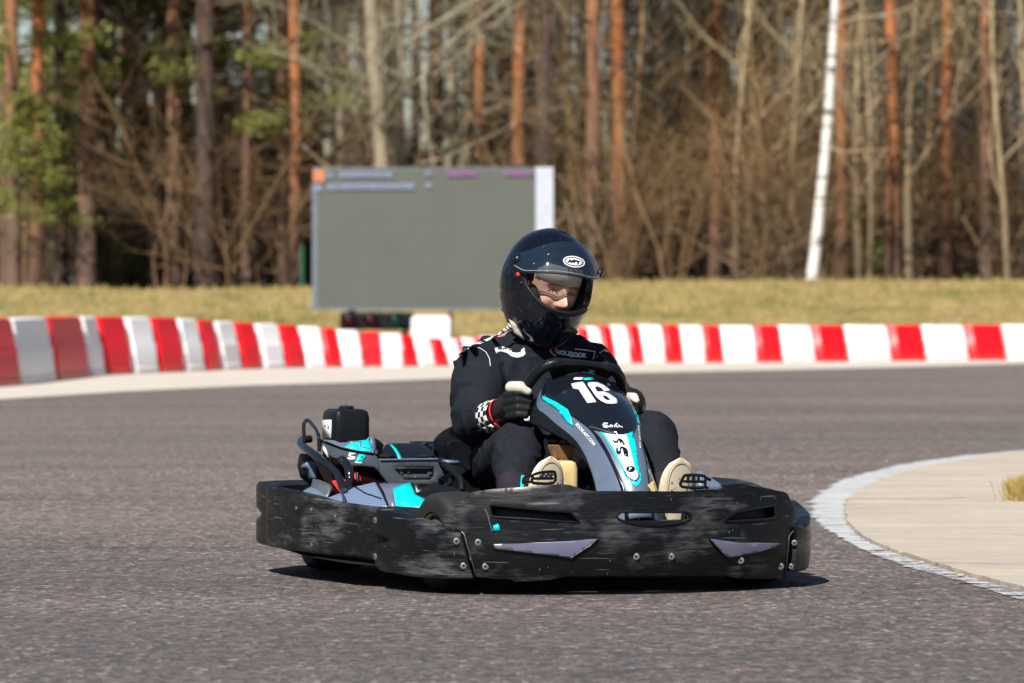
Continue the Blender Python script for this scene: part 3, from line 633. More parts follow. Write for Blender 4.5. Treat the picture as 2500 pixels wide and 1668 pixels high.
text('small_writing', 'SERIES', NSF, 'decal_black', nose, z4(1556, 1055), (1.6, 4.6), (5.5, -1.8), lift=.006)
panel('round_badge', [z4(1636 + 38 * math.cos(a / 14 * 2 * math.pi), 1306 + 28 * math.sin(a / 14 * 2 * math.pi)) for a in range(14)], NSF, 'decal_black', nose, step=6, lift=.006, solid=.001)
text('badge_letter', 'P', NSF, 'decal_white', nose, z4(1622, 1316), (11, 2), (1, -11), lift=.0075, bold=.03)
text('web_address', 'SODIKART.COM', NSF, 'decal_white', nose, z4(1160, 915), (6.1, 7.1), (7.5, -6.5), lift=.004, bold=.03)
text('web_address', 'SODIKART.COM', NSF, 'decal_white', nose, z4(1698, 925), (.6, 7.6), (5, -.6), lift=.004, bold=.02)

# steering wheel and column
WC = Vector((-.004, .615, .487)); BE = R(36); rl = R(6)
e1 = Vector((math.cos(rl), 0, -math.sin(rl))); e2 = Vector((math.sin(rl) * .8, -math.sin(BE), math.cos(BE))).normalized(); e3 = e1.cross(e2).normalized()
wp = lambda a, b, c=0: WC + e1 * a + e2 * b + e3 * c
rim = spline([wp(a, b) for a, b in ((-.140, -.02), (-.140, .045), (-.112, .112), (-.060, .136), (.060, .136), (.112, .112), (.140, .045), (.142, -.02), (.120, -.085), (.06, -.122), (-.06, -.122), (-.120, -.085))], 6, True)
n_ = len(rim); sw = MB().tube(rim, [.0095 if n_ * .245 < k < n_ * .34 else .0150 for k in range(n_)], 12, closed=True).build('steering_wheel', 'black', kart)
MB().tube([wp(a, b, -.004) for a, b in ((-.066, .134), (0, .134), (.066, .134))], .0125, 10).build('grip_band', 'black_matte', sw)
for k in (3, 14, 34, 45):
    p = rim[k % n_]; q = (rim[(k + 1) % n_] - p).normalized(); MB().tube([p - q * .003, p + q * .003], .0158, 12).build('grip_ring', 'black_matte', sw)
hubp = [(-.055, .05), (-.10, .115), (-.055, .135), (-.018, .06), (.018, .06), (.055, .135), (.10, .115), (.055, .05), (.07, 0), (.145, -.005), (.145, -.04), (.06, -.045), (.02, -.06), (.02, -.12), (-.02, -.12), (-.02, -.06), (-.06, -.045), (-.145, -.04), (-.145, -.005), (-.07, 0)]
ov, ff = tri(hubp, (), .03); obj('spoke_plate', [wp(a, b, -.006) for a, b in ov], ff, 'black_matte', sw, solid=.008, bevel=.002)
MB().tube([wp(0, 0, .03), wp(0, 0, -.02)], .045, 16).build('wheel_hub', 'black', sw)
MB().tube([WC, (0, .20, .14)], .012, 8).build('steering_column', 'black', kart)
# things between the legs
tk = MB()
def rbox(x0, x1, y0, y1, z0, z1, r=.02, n=5):
    rg = []
    for zz, rr in ((z0, r), (z0 + r * .3, r * .35), (z0 + r, 0), (z1 - r, 0), (z1 - r * .3, r * .3), (z1, r)):
        ring = []
        for cx, cy, a0 in ((x1 - r, y1 - r, 0), (x0 + r, y1 - r, 90), (x0 + r, y0 + r, 180), (x1 - r, y0 + r, 270)):
            for k in range(n + 1):
                a = R(a0 + 90 * k / n); q = r - rr * .8; ring.append((cx + q * math.cos(a), cy + q * math.sin(a), zz))
        rg.append(ring)
    return rings(rg)
p = KV(*z4(1090, 1340), .34); v, f = rbox(p.x - .032, p.x + .035, .34, .46, .10, p.z + .033); v = [Vector(q) for q in v]
obj('plastic_tank', v, f, 'cream_plastic', kart, ang=40)
p = KV(*z4(1060, 1165), .42)
MB().box((p.x, .45, p.z), (.055, .05, .045)).build('mounting_block', 'rust', kart, bevel=.003, smooth=False)
MB().tube([KV(*z4(x, y), vv) for x, y, vv in ((930, 1220, .44), (900, 1060, .5), (960, 1000, .55), (1050, 1020, .5), (1120, 1090, .44))], .007, 8).build('brake_hose', 'black', kart)
MB().tube([KV(*z4(x, y), vv) for x, y, vv in ((1010, 1250, .42), (985, 1090, .48), (1030, 1010, .5))], .006, 8).build('brake_hose', 'black', kart)
for sd in (-1, 1):
    MB().tube([(sd * .045, .62, .10), (sd * .04, .50, .42), (0, .44, .47), (sd * .05, .16, .10)], .011, 8).build('column_support', 'rust', kart)
MB().box((0.01, .42, .15), (.20, .30, .10)).build('battery_box', 'black_matte', kart, bevel=.01)
# pedals
def pedal(pxs, v0, pts):
    o = MB(); fr = [KV(*s5(*q), v0) if pxs else KV(*s2(*q), v0) for q in pts[0]]
    o.tube(spline(fr, 3, True), .0042, 6, closed=True)
    for a, b in pts[1]:
        A = KV(*(s5(*a) if pxs else s2(*a)), v0); B = KV(*(s5(*b) if pxs else s2(*b)), v0); o.tube([A, B], .004, 6)
    return o.build('pedal', 'black', kart)
pedal(True, .225, ([(1750, 260), (1830, 235), (1950, 225), (1982, 245), (1965, 345), (1750, 345), (1745, 290)], [((1750, 265), (1650, 290)), ((1750, 330), (1640, 345)), ((1830, 290), (1870, 240)), ((1870, 295), (1920, 240)), ((1920, 295), (1955, 245)), ((1650, 290), (1640, 345)), ((1760, 300), (1965, 298))]))
pedal(False, .215, ([(1290, 330), (1310, 270), (1340, 252), (1470, 258), (1478, 300), (1465, 345), (1340, 345)], [((1310, 300), (1470, 302)), ((1350, 255), (1345, 300)), ((1390, 257), (1385, 300)), ((1430, 258), (1425, 300)), ((1475, 270), (1520, 290)), ((1470, 340), (1500, 350))]))
for x, y in ((1880, 350), (0, 0)): pass
MB().tube([KV(*s5(1640, 275), .25), KV(*s5(1630, 400), .22)], .005, 6).build('pedal_spring', 'teal', kart)
for sd in (-1, 1): MB().tube([(sd * .18, .215, .245), (sd * .16, .22, .08)], .009, 8).build('pedal_arm', 'black', kart)
MB().tube([KV(*z4(1790, 1430), .14), KV(*z4(1812, 1500), .14)], .018, 10).build('spacer', 'cream_plastic', kart)
# pod tip on the far side
panel('side_pod', [(1700, 1152), (1712, 1150), (1760, 1182), (1764, 1196), (1700, 1196)], plane((.33, .42, .25), (-.15, -1, .35)), 'grey_blue', kart, step=12, solid=.02)
v, f = rings([[(.36, y, z0), (.66, y, .19), (.66, y, .07), (.36, y, .07)] for y, z0 in ((.56, .23), (.9, .28), (1.15, .27))]); obj('side_pod', v, f, 'black', kart, bevel=.01)

# seat
def seat_shell():
    rg = []
    for z, v0, w, d in ((.07, 1.10, .15, .14), (.10, 1.12, .185, .19), (.18, 1.16, .20, .20), (.27, 1.21, .21, .17), (.36, 1.25, .215, .13), (.42, 1.28, .19, .10)):
        ring = []
        for k in range(17):
            a = math.pi * (k / 16); x = math.cos(a) * w; y = v0 - d * .55 + math.sin(a) * d * 1.0; ring.append((x, y, z - .06 * (abs(math.cos(a)) ** 3) * (z > .3)))
        rg.append(ring)
    v, f = rings(rg, closed_ring=False); return obj('seat', v, f, 'black', kart, solid=.006, ang=50)
seat_shell()
v, f = rings([[(-.15, .9, .06), (.15, .9, .06)], [(-.17, 1.0, .055), (.17, 1.0, .055)], [(-.17, 1.15, .06), (.17, 1.15, .06)]], False); obj('seat_base', v, f, 'black', kart, solid=.008)

# engine side, read from the enlargement of the photograph's left part of the kart
z6 = lambda x, y: (700 + x / 5.226, 960 + y / 5.226)
zz = lambda pts: [z6(*p) for p in pts]
def FA(v0, k=0.0, ku=0.0): return plane((-.45, v0, .33), (ku, -1, k))
cover = FA(1.02, .25, -.10)
panel('engine_cover', zz([(430, 600), (560, 650), (700, 705), (900, 750), (1100, 770), (1150, 800), (1188, 850), (1190, 1010), (1150, 970), (1110, 945), (960, 930), (830, 930), (760, 905), (680, 850), (600, 830), (548, 800), (470, 690)]), cover, 'grey_dark', kart, step=18, solid=.02, bevel=.004)
panel('engine_cover_edge', zz([(438, 585), (700, 690), (900, 735), (1105, 762), (1112, 778), (900, 752), (700, 706), (430, 605)]), FA(1.015, .25, -.10), 'black', kart, step=14, solid=.006)
topf = FA(1.06, 1.3, -.10)
panel('cover_top', zz([(432, 590), (640, 605), (760, 580), (900, 566), (1060, 556), (1122, 560), (1112, 765), (900, 738), (700, 692)]), topf, 'grey_blue', kart, step=18, solid=.01, bevel=.003)
for pts in ([(680, 602), (800, 580), (900, 568), (1050, 575), (1060, 620), (1082, 745), (960, 738), (830, 712), (735, 690), (800, 650), (820, 628)],):
    panel('cover_decal', zz(pts), topf, 'teal', kart, step=14, lift=.004, solid=.001)
panel('cover_decal', zz([(790, 605), (950, 612), (955, 680), (1060, 700), (1062, 712), (930, 692), (928, 630), (780, 625)]), topf, 'grey_blue', kart, step=14, lift=.006, solid=.001)
panel('cover_decal', zz([(955, 568), (1050, 562), (1058, 590), (1000, 580)]), topf, 'decal_white', kart, step=14, lift=.006, solid=.001)
panel('cover_flank', zz([(1066, 556), (1120, 556), (1180, 590), (1255, 655), (1230, 760), (1195, 850), (1150, 800), (1108, 765)]), FA(1.08, .3, .5), 'black', kart, step=18, solid=.03, bevel=.006)
panel('cover_flank', zz([(1066, 560), (1120, 560), (1150, 700), (1175, 800), (1108, 768)]), FA(1.065, .3, .5), 'grey_blue', kart, step=18, solid=.004)
panel('cover_tab', zz([(462, 668), (500, 700), (550, 822), (520, 818), (465, 720)]), FA(1.0, .2, -.1), 'decal_white', kart, step=14, solid=.002)
for nm, pts, mt in (('letter_s', [(800, 757), (885, 765), (878, 790), (820, 785), (818, 800), (872, 808), (880, 830), (866, 858), (772, 842), (776, 820), (842, 828), (842, 820), (800, 812), (785, 800)], 'decal_white'), ('letter_r', [(925, 775), (1010, 790), (1005, 830), (975, 850), (985, 890), (950, 885), (935, 855), (925, 880), (875, 872), (885, 845), (895, 830)], 'teal'), ('logo_bar', [(872, 872), (978, 884), (972, 902), (870, 890)], 'decal_white')):
    panel(nm, zz(pts), cover, mt, kart, step=12, lift=.004, solid=.001)
panel('letter_hole', zz([(945, 802), (975, 806), (968, 822), (938, 818)]), cover, 'grey_dark', kart, step=12, lift=.0055, solid=.001)
# fuel tank
p0 = KV(*z6(620, 580), 1.12); p1 = KV(*z6(1055, 580), 1.12); ptop = KV(*z6(760, 228), 1.12)
tw = (p1 - p0).x + .0
v, f = rbox(p0.x - .002, p1.x + .006, 1.12, 1.25, .30, ptop.z + .004, .022)
ft = obj('fuel_tank', v, f, 'black', kart, ang=40)
cc = KV(*z6(775, 188), 1.19)
rg = [[(cc.x + r_ * math.cos(a * math.pi / 10), 1.20 + r_ * math.sin(a * math.pi / 10), cc.z + h_) for a in range(20)] for r_, h_ in ((.012, -.03), (.014, -.008), (.0225, -.007), (.023, .001), (.020, .005), (.007, .007), (.001, .008))]
v, f = rings(rg); obj('filler_cap', v, f, 'black_gloss', ft, ang=35)
MB().tube([(cc.x, 1.20, cc.z + .005), (cc.x, 1.20, cc.z + .018)], .0018, 6).build('vent_pin', 'steel', ft)
xs = p0.x - .0035
v = [(xs, 1.145, p0.z + .0), (xs, 1.228, p0.z + .0), (xs, 1.228, ptop.z - .028), (xs, 1.145, ptop.z - .025)]; obj('tank_sticker', v, [(0, 1, 2, 3)], 'decal_white', ft, solid=.001)
v = [(xs - .002, 1.165, p0.z + .035), (xs - .002, 1.175, p0.z + .035), (xs - .002, 1.175, ptop.z - .05), (xs - .002, 1.165, ptop.z - .05), (xs - .002, 1.19, p0.z + .035), (xs - .002, 1.205, p0.z + .035), (xs - .002, 1.205, ptop.z - .045), (xs - .002, 1.19, ptop.z - .045)]; obj('sticker_digit', v, [(0, 1, 2, 3), (4, 5, 6, 7)], 'decal_black', ft, solid=.001)
# guard tubes
tb = lambda pts, r, name='guard_hoop', mat='black_gloss': MB().tube(spline([KV(*z6(x, y), vv) for x, y, vv in pts], 5), r, 12).build(name, mat, kart)
tb([(225, 600, 1.20), (218, 480, 1.20), (222, 390, 1.20), (250, 350, 1.20), (290, 362, 1.18), (370, 460, 1.10), (402, 530, 1.06), (412, 640, 1.05), (415, 745, 1.05)], .0055)
tb([(300, 585, 1.26), (180, 605, 1.24), (185, 660, 1.18), (300, 745, 1.08), (450, 860, 1.0), (600, 985, .96), (660, 1060, .94), (690, 1150, .92), (722, 1240, .90)], .0110, 'guard_bar')
tb([(700, 850, 1.0), (760, 900, .97), (800, 1010, .94), (805, 1110, .93), (770, 1180, .92), (700, 1230, .92)], .0125, 'guard_bar')
tb([(700, 1240, .88), (722, 1330, .82), (728, 1400, .78)], .004, 'cable_stay', 'steel')
# engine parts
tb([(835, 1060, 1.05), (880, 1100, 1.04), (890, 1150, 1.03)], .016, 'engine_hose', 'red_part')
panel('engine_shroud', zz([(835, 1020), (900, 1030), (1240, 1130), (1230, 1150), (1130, 1140), (900, 1180), (730, 1240), (640, 1290), (590, 1260), (560, 1120), (700, 1080), (830, 1130)]), FA(1.10, .5), 'red_part', kart, step=20, solid=.06, bevel=.01)
tb([(900, 1020, 1.03), (905, 1100, 1.02), (900, 1170, 1.01)], .005, 'hose_clamp', 'black')
panel('engine_block', zz([(290, 780), (540, 800), (830, 900), (1180, 930), (1280, 1145), (900, 1060), (820, 1240), (600, 1260), (420, 1190), (300, 1090), (260, 940)]), FA(1.16, .0), 'black_matte', kart, step=24, solid=.10, bevel=.01)
panel('airbox', zz([(240, 880), (300, 862), (380, 890), (400, 1100), (330, 1090), (290, 970), (225, 935)]), FA(1.14, .2), 'grey_blue', kart, step=20, solid=.04, bevel=.006)
panel('pod_skirt', zz([(330, 1080), (420, 1100), (560, 1160), (580, 1200), (520, 1340), (430, 1300), (300, 1190)]), plane((-.6, 1.02, .24), (-.5, -.6, .6)), 'grey_dark', kart, step=20, solid=.02, bevel=.004)
panel('pod_skirt', zz([(200, 1245), (310, 1190), (500, 1310), (530, 1372), (340, 1310)]), plane((-.62, 1.0, .22), (-.4, -.5, .8)), 'grey_blue', kart, step=20, solid=.01, bevel=.003)
# pod top: carbon patterned and teal parts
pod = plane((-.60, .85, .200), (-.36, -.45, 1.0))
panel('pod_top', zz([(520, 1330), (600, 1300), (730, 1250), (870, 1190), (1130, 1128), (1220, 1290), (1290, 1445), (1100, 1443), (800, 1436), (640, 1395), (530, 1360)]), pod, 'carbon', kart, step=18, solid=.012, bevel=.003)
MB().tube([toward(pod(*z6(x, y)), .002) for x, y in ((870, 1195), (1000, 1275), (1215, 1350))], .0022, 6).build('pod_cable', 'black', kart)
panel('pod_dark_gap', zz([(1135, 1125), (1170, 1150), (1240, 1260), (1312, 1450), (1285, 1450), (1215, 1290)]), pod, 'black', kart, step=18, solid=.01, lift=.003)  # black strip stands in for the dark gap between pod panels
panel('pod_top', zz([(1180, 1150), (1290, 1150), (1540, 1145), (1385, 1210), (1395, 1450), (1306, 1448)]), pod, 'grey_violet', kart, step=18, solid=.012)
panel('pod_decal', zz([(1358, 1218), (1470, 1165), (1572, 1138), (1610, 1220), (1638, 1292), (1790, 1365), (1720, 1464), (1392, 1442)]), pod, 'teal', kart, step=18, lift=.004, solid=.001)
panel('pod_lower', zz([(1290, 1446), (1720, 1464), (1900, 1400), (1900, 1700), (1290, 1700)]), FA(.72, .3), 'black_matte', kart, step=24, solid=.02)
panel('pod_inner', zz([(1560, 1150), (1900, 1160), (2130, 1200), (2300, 1290), (1900, 1420), (1780, 1370), (1630, 1300)]), plane((-.40, .80, .24), (-.25, -.5, 1.0)), 'black', kart, step=24, solid=.012, bevel=.003)
# centre cover
cen = FA(1.10, 1.6)
panel('centre_cover', zz([(1255, 660), (1320, 640), (1720, 636), (1830, 720), (1935, 835), (1560, 842), (1195, 840), (1215, 760)]), cen, 'black_gloss', kart, step=18, solid=.03, bevel=.008)
panel('cover_stripe', zz([(1308, 650), (1350, 658), (1400, 710), (1440, 770), (1472, 838), (1425, 838), (1400, 770), (1355, 700)]), cen, 'teal', kart, step=14, lift=.004, solid=.001)
for x, y in ((1272, 805), (1765, 805)):
    q = cen(*z6(x, y)); bolt(kart, toward(q, .006), (0, -.5, 1), .013)
    MB().ball(toward(q, -.002), (.027, .02, .008)).build('rubber_washer', 'black_matte', kart)
br = FA(.98, .15)
panel('bracket_plate', zz([(1188, 858), (1560, 850), (1945, 845), (2040, 900), (2120, 990), (1950, 1080), (1880, 1165), (1500, 1165), (1290, 1148), (1190, 1000)]), br, 'grey_dark', kart, holes=(zz([(1385, 932), (1882, 932), (1885, 1050), (1835, 1105), (1500, 1105), (1430, 1030), (1385, 985)]),), step=18, solid=.012, bevel=.003)
MB().tube([toward(br(*z6(x, y)), .003) for x, y in ((1192, 852), (1560, 846), (1945, 842))], .003, 6).build('plate_edge', 'grey_blue', kart)
panel('slot_plate', zz([(1370, 965), (1900, 965), (1860, 1095), (1480, 1095)]), FA(1.0, .15), 'grey_dark', kart, step=18, solid=.01)
for x, y, r_ in ((1412, 1000, .006), (1468, 1002, .007), (1555, 1002, .006), (1825, 1015, .0075), (1640, 1075, .004)):
    q = FA(1.0, .15)(*z6(x, y)); bolt(kart, toward(q, .003), (0, -1, .1), r_)
panel('engine_block', zz([(1340, 900), (1920, 900), (1900, 1140), (1460, 1150)]), FA(1.06), 'black_matte', kart, step=30, solid=.05)
tb([(1950, 850, .98), (2080, 960, .9), (2190, 1060, .84), (2230, 1130, .82), (2235, 1250, .8)], .009, 'frame_tube', 'black')
tb([(2140, 1000, .93), (2080, 1150, .9), (1960, 1210, .9), (1880, 1160, .95)], .007, 'frame_tube', 'black')
panel('frame_cover', zz([(1945, 850), (2195, 860), (2300, 1000), (2190, 1060), (2080, 980)]), FA(.95, 1.0), 'black', kart, step=24, solid=.012, bevel=.003)
panel('frame_cover', zz([(1990, 845), (2195, 858), (2210, 885), (2030, 880)]), FA(.94, 1.2), 'grey_blue', kart, step=24, solid=.008)
# boxes at the far rear
def slab(name, pts, v0, d, mat): return panel(name, zz(pts), FA(v0), mat, kart, step=24, solid=d, bevel=.006)
slab('rear_box', [(1715, 636), (1760, 626), (2010, 628), (2035, 660), (2062, 720), (2080, 840), (1940, 838), (1830, 720)], 1.26, .12, 'black')
slab('rear_box', [(2085, 640), (2110, 620), (2400, 600), (2480, 620), (2520, 900), (2300, 980), (2195, 860), (2090, 840)], 1.22, .08, 'black')
# ------------------------------------------------------------------ the driver
PO = Vector((0.02, 1.02, 0.06))
wx, wy = X0 + PO.x * CA - PO.y * SA, D0 + PO.x * SA + PO.y * CA
person = thing('person', (wx, wy, PO.z), YAW, 'person in a black racing suit and glossy black helmet, seated and steering the kart', 'person')
OFF[person.name] = tuple(PO)
def J(px, py, v): return KV(px, py, v)
hipR, hipL = J(1228, 1130, 1.02), J(1345, 1120, 1.05)
kneeR, kneeL = J(1268, 1092, .66), J(1590, 1068, .64)
ankR, ankL = J(1252, 1192, .40), J(1628, 1192, .40)
shR, shL = J(1176, 905, 1.13), J(1432, 900, 1.20)
elR, elL = J(1160, 1030, .98), J(1500, 1000, .98)
wrR, wrL = J(1205, 1012, .80), J(1545, 990, .76)
neck = J(1300, 850, 1.16); chest = J(1292, 935, 1.14); belly = J(1280, 1040, 1.08); pel = J(1285, 1120, 1.05)
def build_body(mb, k):                       # k scales every girth: the suit over the body
    T = Matrix.Rotation(YAW * .0, 3, 'Z')
    mb.ball(chest, (.165 * k, .105 * k, .15 * k)); mb.ball(belly, (.15 * k, .105 * k, .14 * k)); mb.ball(pel, (.165 * k, .12 * k, .10 * k))
    mb.capsule(J(1215, 885, 1.15), .075 * k, J(1395, 878, 1.18), .072 * k); mb.capsule(chest, .085 * k, neck, .062 * k)
    for sh, el, wr in ((shR, elR, wrR), (shL, elL, wrL)):
        mb.ball(sh, .070 * k); mb.capsule(sh, .068 * k, el, .053 * k, 14); mb.capsule(el, .053 * k, wr, .036 * k, 14)
    for hp, kn, an in ((hipR, kneeR, ankR), (hipL, kneeL, ankL)):
        mb.capsule(hp, .092 * k, kn, .070 * k, 16); mb.capsule(kn, .068 * k, an, .045 * k, 16)
    return mb
# body: face and head in one skin with the trunk and limbs
HC = J(1334, 689, 1.08)
yaw = R(28); F0 = Vector((math.sin(yaw), -math.cos(yaw), 0))
Fw = Vector((F0.x * math.cos(-YAW) - F0.y * math.sin(-YAW), F0.x * math.sin(-YAW) + F0.y * math.cos(-YAW), 0))   # picture-based heading to the kart's frame
pitch = R(-17); roll = R(9)
Up = Vector((0, 0, 1)); Rt = Fw.cross(Up).normalized()
Fv = (Fw * math.cos(pitch) + Up * math.sin(pitch)).normalized(); Uv = Rt.cross(Fv).normalized()
Rt, Uv = Rt * math.cos(roll) + Uv * math.sin(roll), Uv * math.cos(roll) - Rt * math.sin(roll)
def HL(r, f, u): return HC + Rt * r + Fv * f + Uv * u       # helmet frame: right (viewer's left), forward, up
b = build_body(MB(), .76)
hm = Matrix((Rt, Fv, Uv)).transposed()
b.ball(HL(0, .005, .0), (.076, .095, .115), 20, 14, hm); b.ball(HL(0, .035, -.055), (.055, .06, .06), 16, 12, hm); b.capsule(HL(0, -.02, -.10), .055, neck, .058)
for e_, kn, v0 in ((ankR, -.197, 0), (ankL, .196, 0)):
    b.capsule(e_, .036, Vector((kn, .385, .11)), .033); b.capsule(Vector((kn, .385, .11)), .030, Vector((kn, .32, .27)), .020)
fused('body', b, 'skin', person, voxel=.007, smooth=4)
# face, in front of the skull: a shaped mask continuous with it
def face_f(a, c):
    x = a * .078; z = c * .10 - .01
    d = .098 * math.sqrt(max(0.02, 1 - (x / .083) ** 2 * .85 - ((z) / .125) ** 2 * .8))
    g = lambda x0, z0, sx_, sz_: math.exp(-((x - x0) / sx_) ** 2 - ((z - z0) / sz_) ** 2)
    d += .030 * g(0, -.030, .0105, .016) + .018 * g(0, -.008, .009, .024) - .004 * g(0, .018, .012, .008)
    for q in (-1, 1):
        d += .008 * g(q * .030, .020, .020, .006) - .012 * g(q * .031, .004, .015, .010) + .006 * g(q * .045, -.030, .02, .02) + .006 * g(q * .012, -.036, .006, .006)
    d += .008 * g(0, -.066, .022, .005) + .007 * g(0, -.077, .018, .005) - .004 * g(0, -.0715, .022, .0016) + .010 * g(0, -.105, .022, .015)
    return HL(-x, d + .010, z)
n1 = 70; vs = [face_f(-1 + 2 * i / n1, -1.1 + 2 * j / n1) for j in range(n1 + 1) for i in range(n1 + 1)]
fs = [(j * (n1 + 1) + i, j * (n1 + 1) + i + 1, (j + 1) * (n1 + 1) + i + 1, (j + 1) * (n1 + 1) + i) for j in range(n1) for i in range(n1)]
obj('face', vs, fs, 'skin', person, ang=180)
simple('eye_white', (0.75, 0.72, 0.68), 0.2); simple('iris', (0.05, 0.03, 0.02), 0.1); simple('brow_hair', (0.10, 0.05, 0.03), 0.8)
for q in (-1, 1):
    c_ = HL(q * .031, .0835, -.006 + .000)
    ey = MB().ball(c_, .0125).build('eye', 'eye_white', person); MB().ball(c_ + Fv * .0085 - Rt * .002, .0058).build('iris', 'iris', ey)
    MB().tube([face_f((q * -.048) / .078, .22) + Fv * .0, face_f((q * -.034) / .078, .315) + Fv * .0005, face_f((q * -.014) / .078, .285) + Fv * .0003], [.0010, .0026, .0020], 6).build('eyebrow', 'brow_hair', person)
    MB().tube([face_f(q * -.044 / .078, .06) + Fv * .002, face_f(q * -.038 / .078, .115) + Fv * .004, face_f(q * -.031 / .078, .13) + Fv * .0055, face_f(q * -.024 / .078, .115) + Fv * .004, face_f(q * -.018 / .078, .06) + Fv * .002], .0012, 6).build('eyelid', 'brow_hair', person)
v = [HL(r_, f_, u_) for r_, f_, u_ in ((.078, .062, .020), (.048, .104, .024), (0, .118, .022), (-.048, .104, .024), (-.078, .062, .020), (.078, .062, .07), (.048, .102, .075), (0, .118, .075), (-.048, .102, .075), (-.078, .062, .07))]
obj('brow_cloth', v, [(0, 1, 6, 5), (1, 2, 7, 6), (2, 3, 8, 7), (3, 4, 9, 8)], 'brow_cloth', person, solid=.004)

# suit
sb = MB()
k = 1.0
sb.ball(chest, (.168, .11, .15)); sb.ball(belly, (.155, .11, .14)); sb.ball(pel, (.165, .125, .10))
sb.capsule(J(1200, 890, 1.15), .080, J(1400, 882, 1.18), .076); sb.capsule(chest + Vector((0, 0, .03)), .09, neck, .066); sb.capsule(J(1225, 880, 1.14), .07, neck, .05); sb.capsule(J(1385, 875, 1.17), .065, neck, .05)
for sh, el, wr in ((shR, elR, wrR), (shL, elL, wrL)):
    sb.ball(sh, .080); sb.capsule(sh, .080, el, .068, 16); sb.capsule(el, .068, el.lerp(wr, .66), .050, 16)
    mid = sh.lerp(el, .55); sb.ball(mid, .079)
fused('racing_suit_top', sb, 'suit', person, voxel=.0058, smooth=8, folds=.010)
tbm = MB()
for hp, kn, an in ((hipR, kneeR, ankR), (hipL, kneeL, ankL)):
    tbm.capsule(hp, .095, kn, .074, 16); lo = kn.lerp(an, .80); tbm.capsule(kn, .072, lo, .052, 16); tbm.ball(kn + Vector((0, -.005, .0)), .076); tbm.ball(kn.lerp(an, .35) + Vector((0, .01, 0)), .070)
tbm.ball(pel, (.168, .12, .10))
fused('trousers', tbm, 'trousers', person, voxel=.0058, smooth=8, folds=.0045)
for kn, an in ((kneeR, ankR), (kneeL, ankL)):
    a = kn.lerp(an, .62); m = MB(); m.capsule(a, .052, an + Vector((0, 0, -.01)), .043, 16); m.capsule(an, .042, Vector((an.x, .385, .105)), .040, 16); m.build('sock', 'sock', person)
# collar and piping
cl = []
for z_, r_, d_ in ((0, .066, 0), (.02, .070, .0), (.045, .068, 0), (.045, .062, 0), (.01, .060, 0)):
    cl.append([neck + Vector((math.cos(t) * r_ * 1.1, math.sin(t) * r_, z_ - .005 + .012 * math.sin(t)) ) for t in [2 * math.pi * k / 24 for k in range(24)]])
v, f = rings(cl, cap=False); obj('collar', v, f, 'collar', person, ang=60)
# surface of the suit facing the camera, for patches and piping
def suit_ray(tree):
    def f(px, py):
        A = _loc(px, py, 8.0); B = _loc(px, py, 16.0); d = (B - A).normalized(); h, n, i, dist = tree.ray_cast(A - PO, d); return (h + PO) if h else KV(px, py, 1.05)
    return f
from mathutils.bvhtree import BVHTree
def tree_of(name):
    me = bpy.data.objects[name].data; return BVHTree.FromPolygons([v.co.copy() for v in me.vertices], [tuple(p.vertices) for p in me.polygons])
ST = suit_ray(tree_of('racing_suit_top'))
def patch(name, pts, mat, lift=.003, step=5): return panel(name, pts, ST, mat, bpy.data.objects['racing_suit_top'], step=step, lift=lift, solid=.0012, ang=60)
patch('chest_patch', zp([(455, 250), (480, 236), (530, 236), (570, 250), (610, 285), (650, 292), (680, 285), (690, 262), (712, 246), (724, 300), (700, 325), (650, 333), (605, 322), (560, 288), (510, 280), (470, 298)]), 'decal_white')
text('chest_writing', 'RACING', ST, 'decal_black', bpy.data.objects['racing_suit_top'], z4(482, 262), (9, 1.2), (0, -9), lift=.005)
fr = zp([(925, 245), (975, 315), (1310, 345), (1328, 275), (1150, 252)]);
def pipe(pts, r=.0016, mat='decal_white', name='piping'):
    MB().tube([toward(ST(*p), .003) for p in pts], r, 6).build(name, mat, bpy.data.objects['racing_suit_top'])
pipe(zp([(925, 248), (950, 290), (985, 322)])); pipe(zp([(1150, 258), (1240, 266), (1328, 280), (1312, 345)]))
text('chest_writing', 'HOLBROOK', ST, 'decal_white', bpy.data.objects['racing_suit_top'], z4(990, 300), (13.2, 1.6), (-2, -14), lift=.005, bold=.05, shear=.2)
pipe(zp([(1110, 322), (1160, 324), (1210, 330)]), .0012)
patch('chest_badge', zp([(960, 245), (998, 245), (1005, 272), (975, 285)]), 'red_part')
pipe(zp([(270, 236), (330, 250), (380, 285), (410, 340), (418, 405)]), .0009)
pipe(zp([(1415, 262), (1370, 290), (1345, 330)]), .0010)
patch('shoulder_flash', zp([(1395, 262), (1420, 258), (1450, 275), (1445, 284), (1400, 276)]), 'decal_white')
# chequered piping along the shoulder to the collar
def strip(name, p_top, p_bot, n, mats):
    for k in range(n):
        q = lambda P, t: (np.interp(t, np.linspace(0, 1, len(P)), [a[0] for a in P]), np.interp(t, np.linspace(0, 1, len(P)), [a[1] for a in P]))
        a, b2 = k / n, (k + 1) / n; patch(name, [q(p_top, a), q(p_top, b2), q(p_bot, b2), q(p_bot, a)], mats[k % len(mats)], step=8)
strip('shoulder_stripe', zp([(140, 300), (250, 225), (380, 170), (480, 128), (560, 75)]), zp([(140, 318), (255, 240), (385, 188), (490, 145), (575, 98)]), 4, ['decal_white'])
strip('collar_stripe', zp([(490, 118), (550, 70), (590, 45)]), zp([(510, 132), (575, 98), (610, 75)]), 7, ['decal_white', 'decal_black'])
MB().tube([KV(*z4(x, y), 1.06) for x, y in ((578, 28), (680, 90), (780, 135), (845, 160), (850, 185), (820, 190), (730, 150), (640, 95))], .011, 8, closed=True).build('neck_band', 'glove_cream', person)
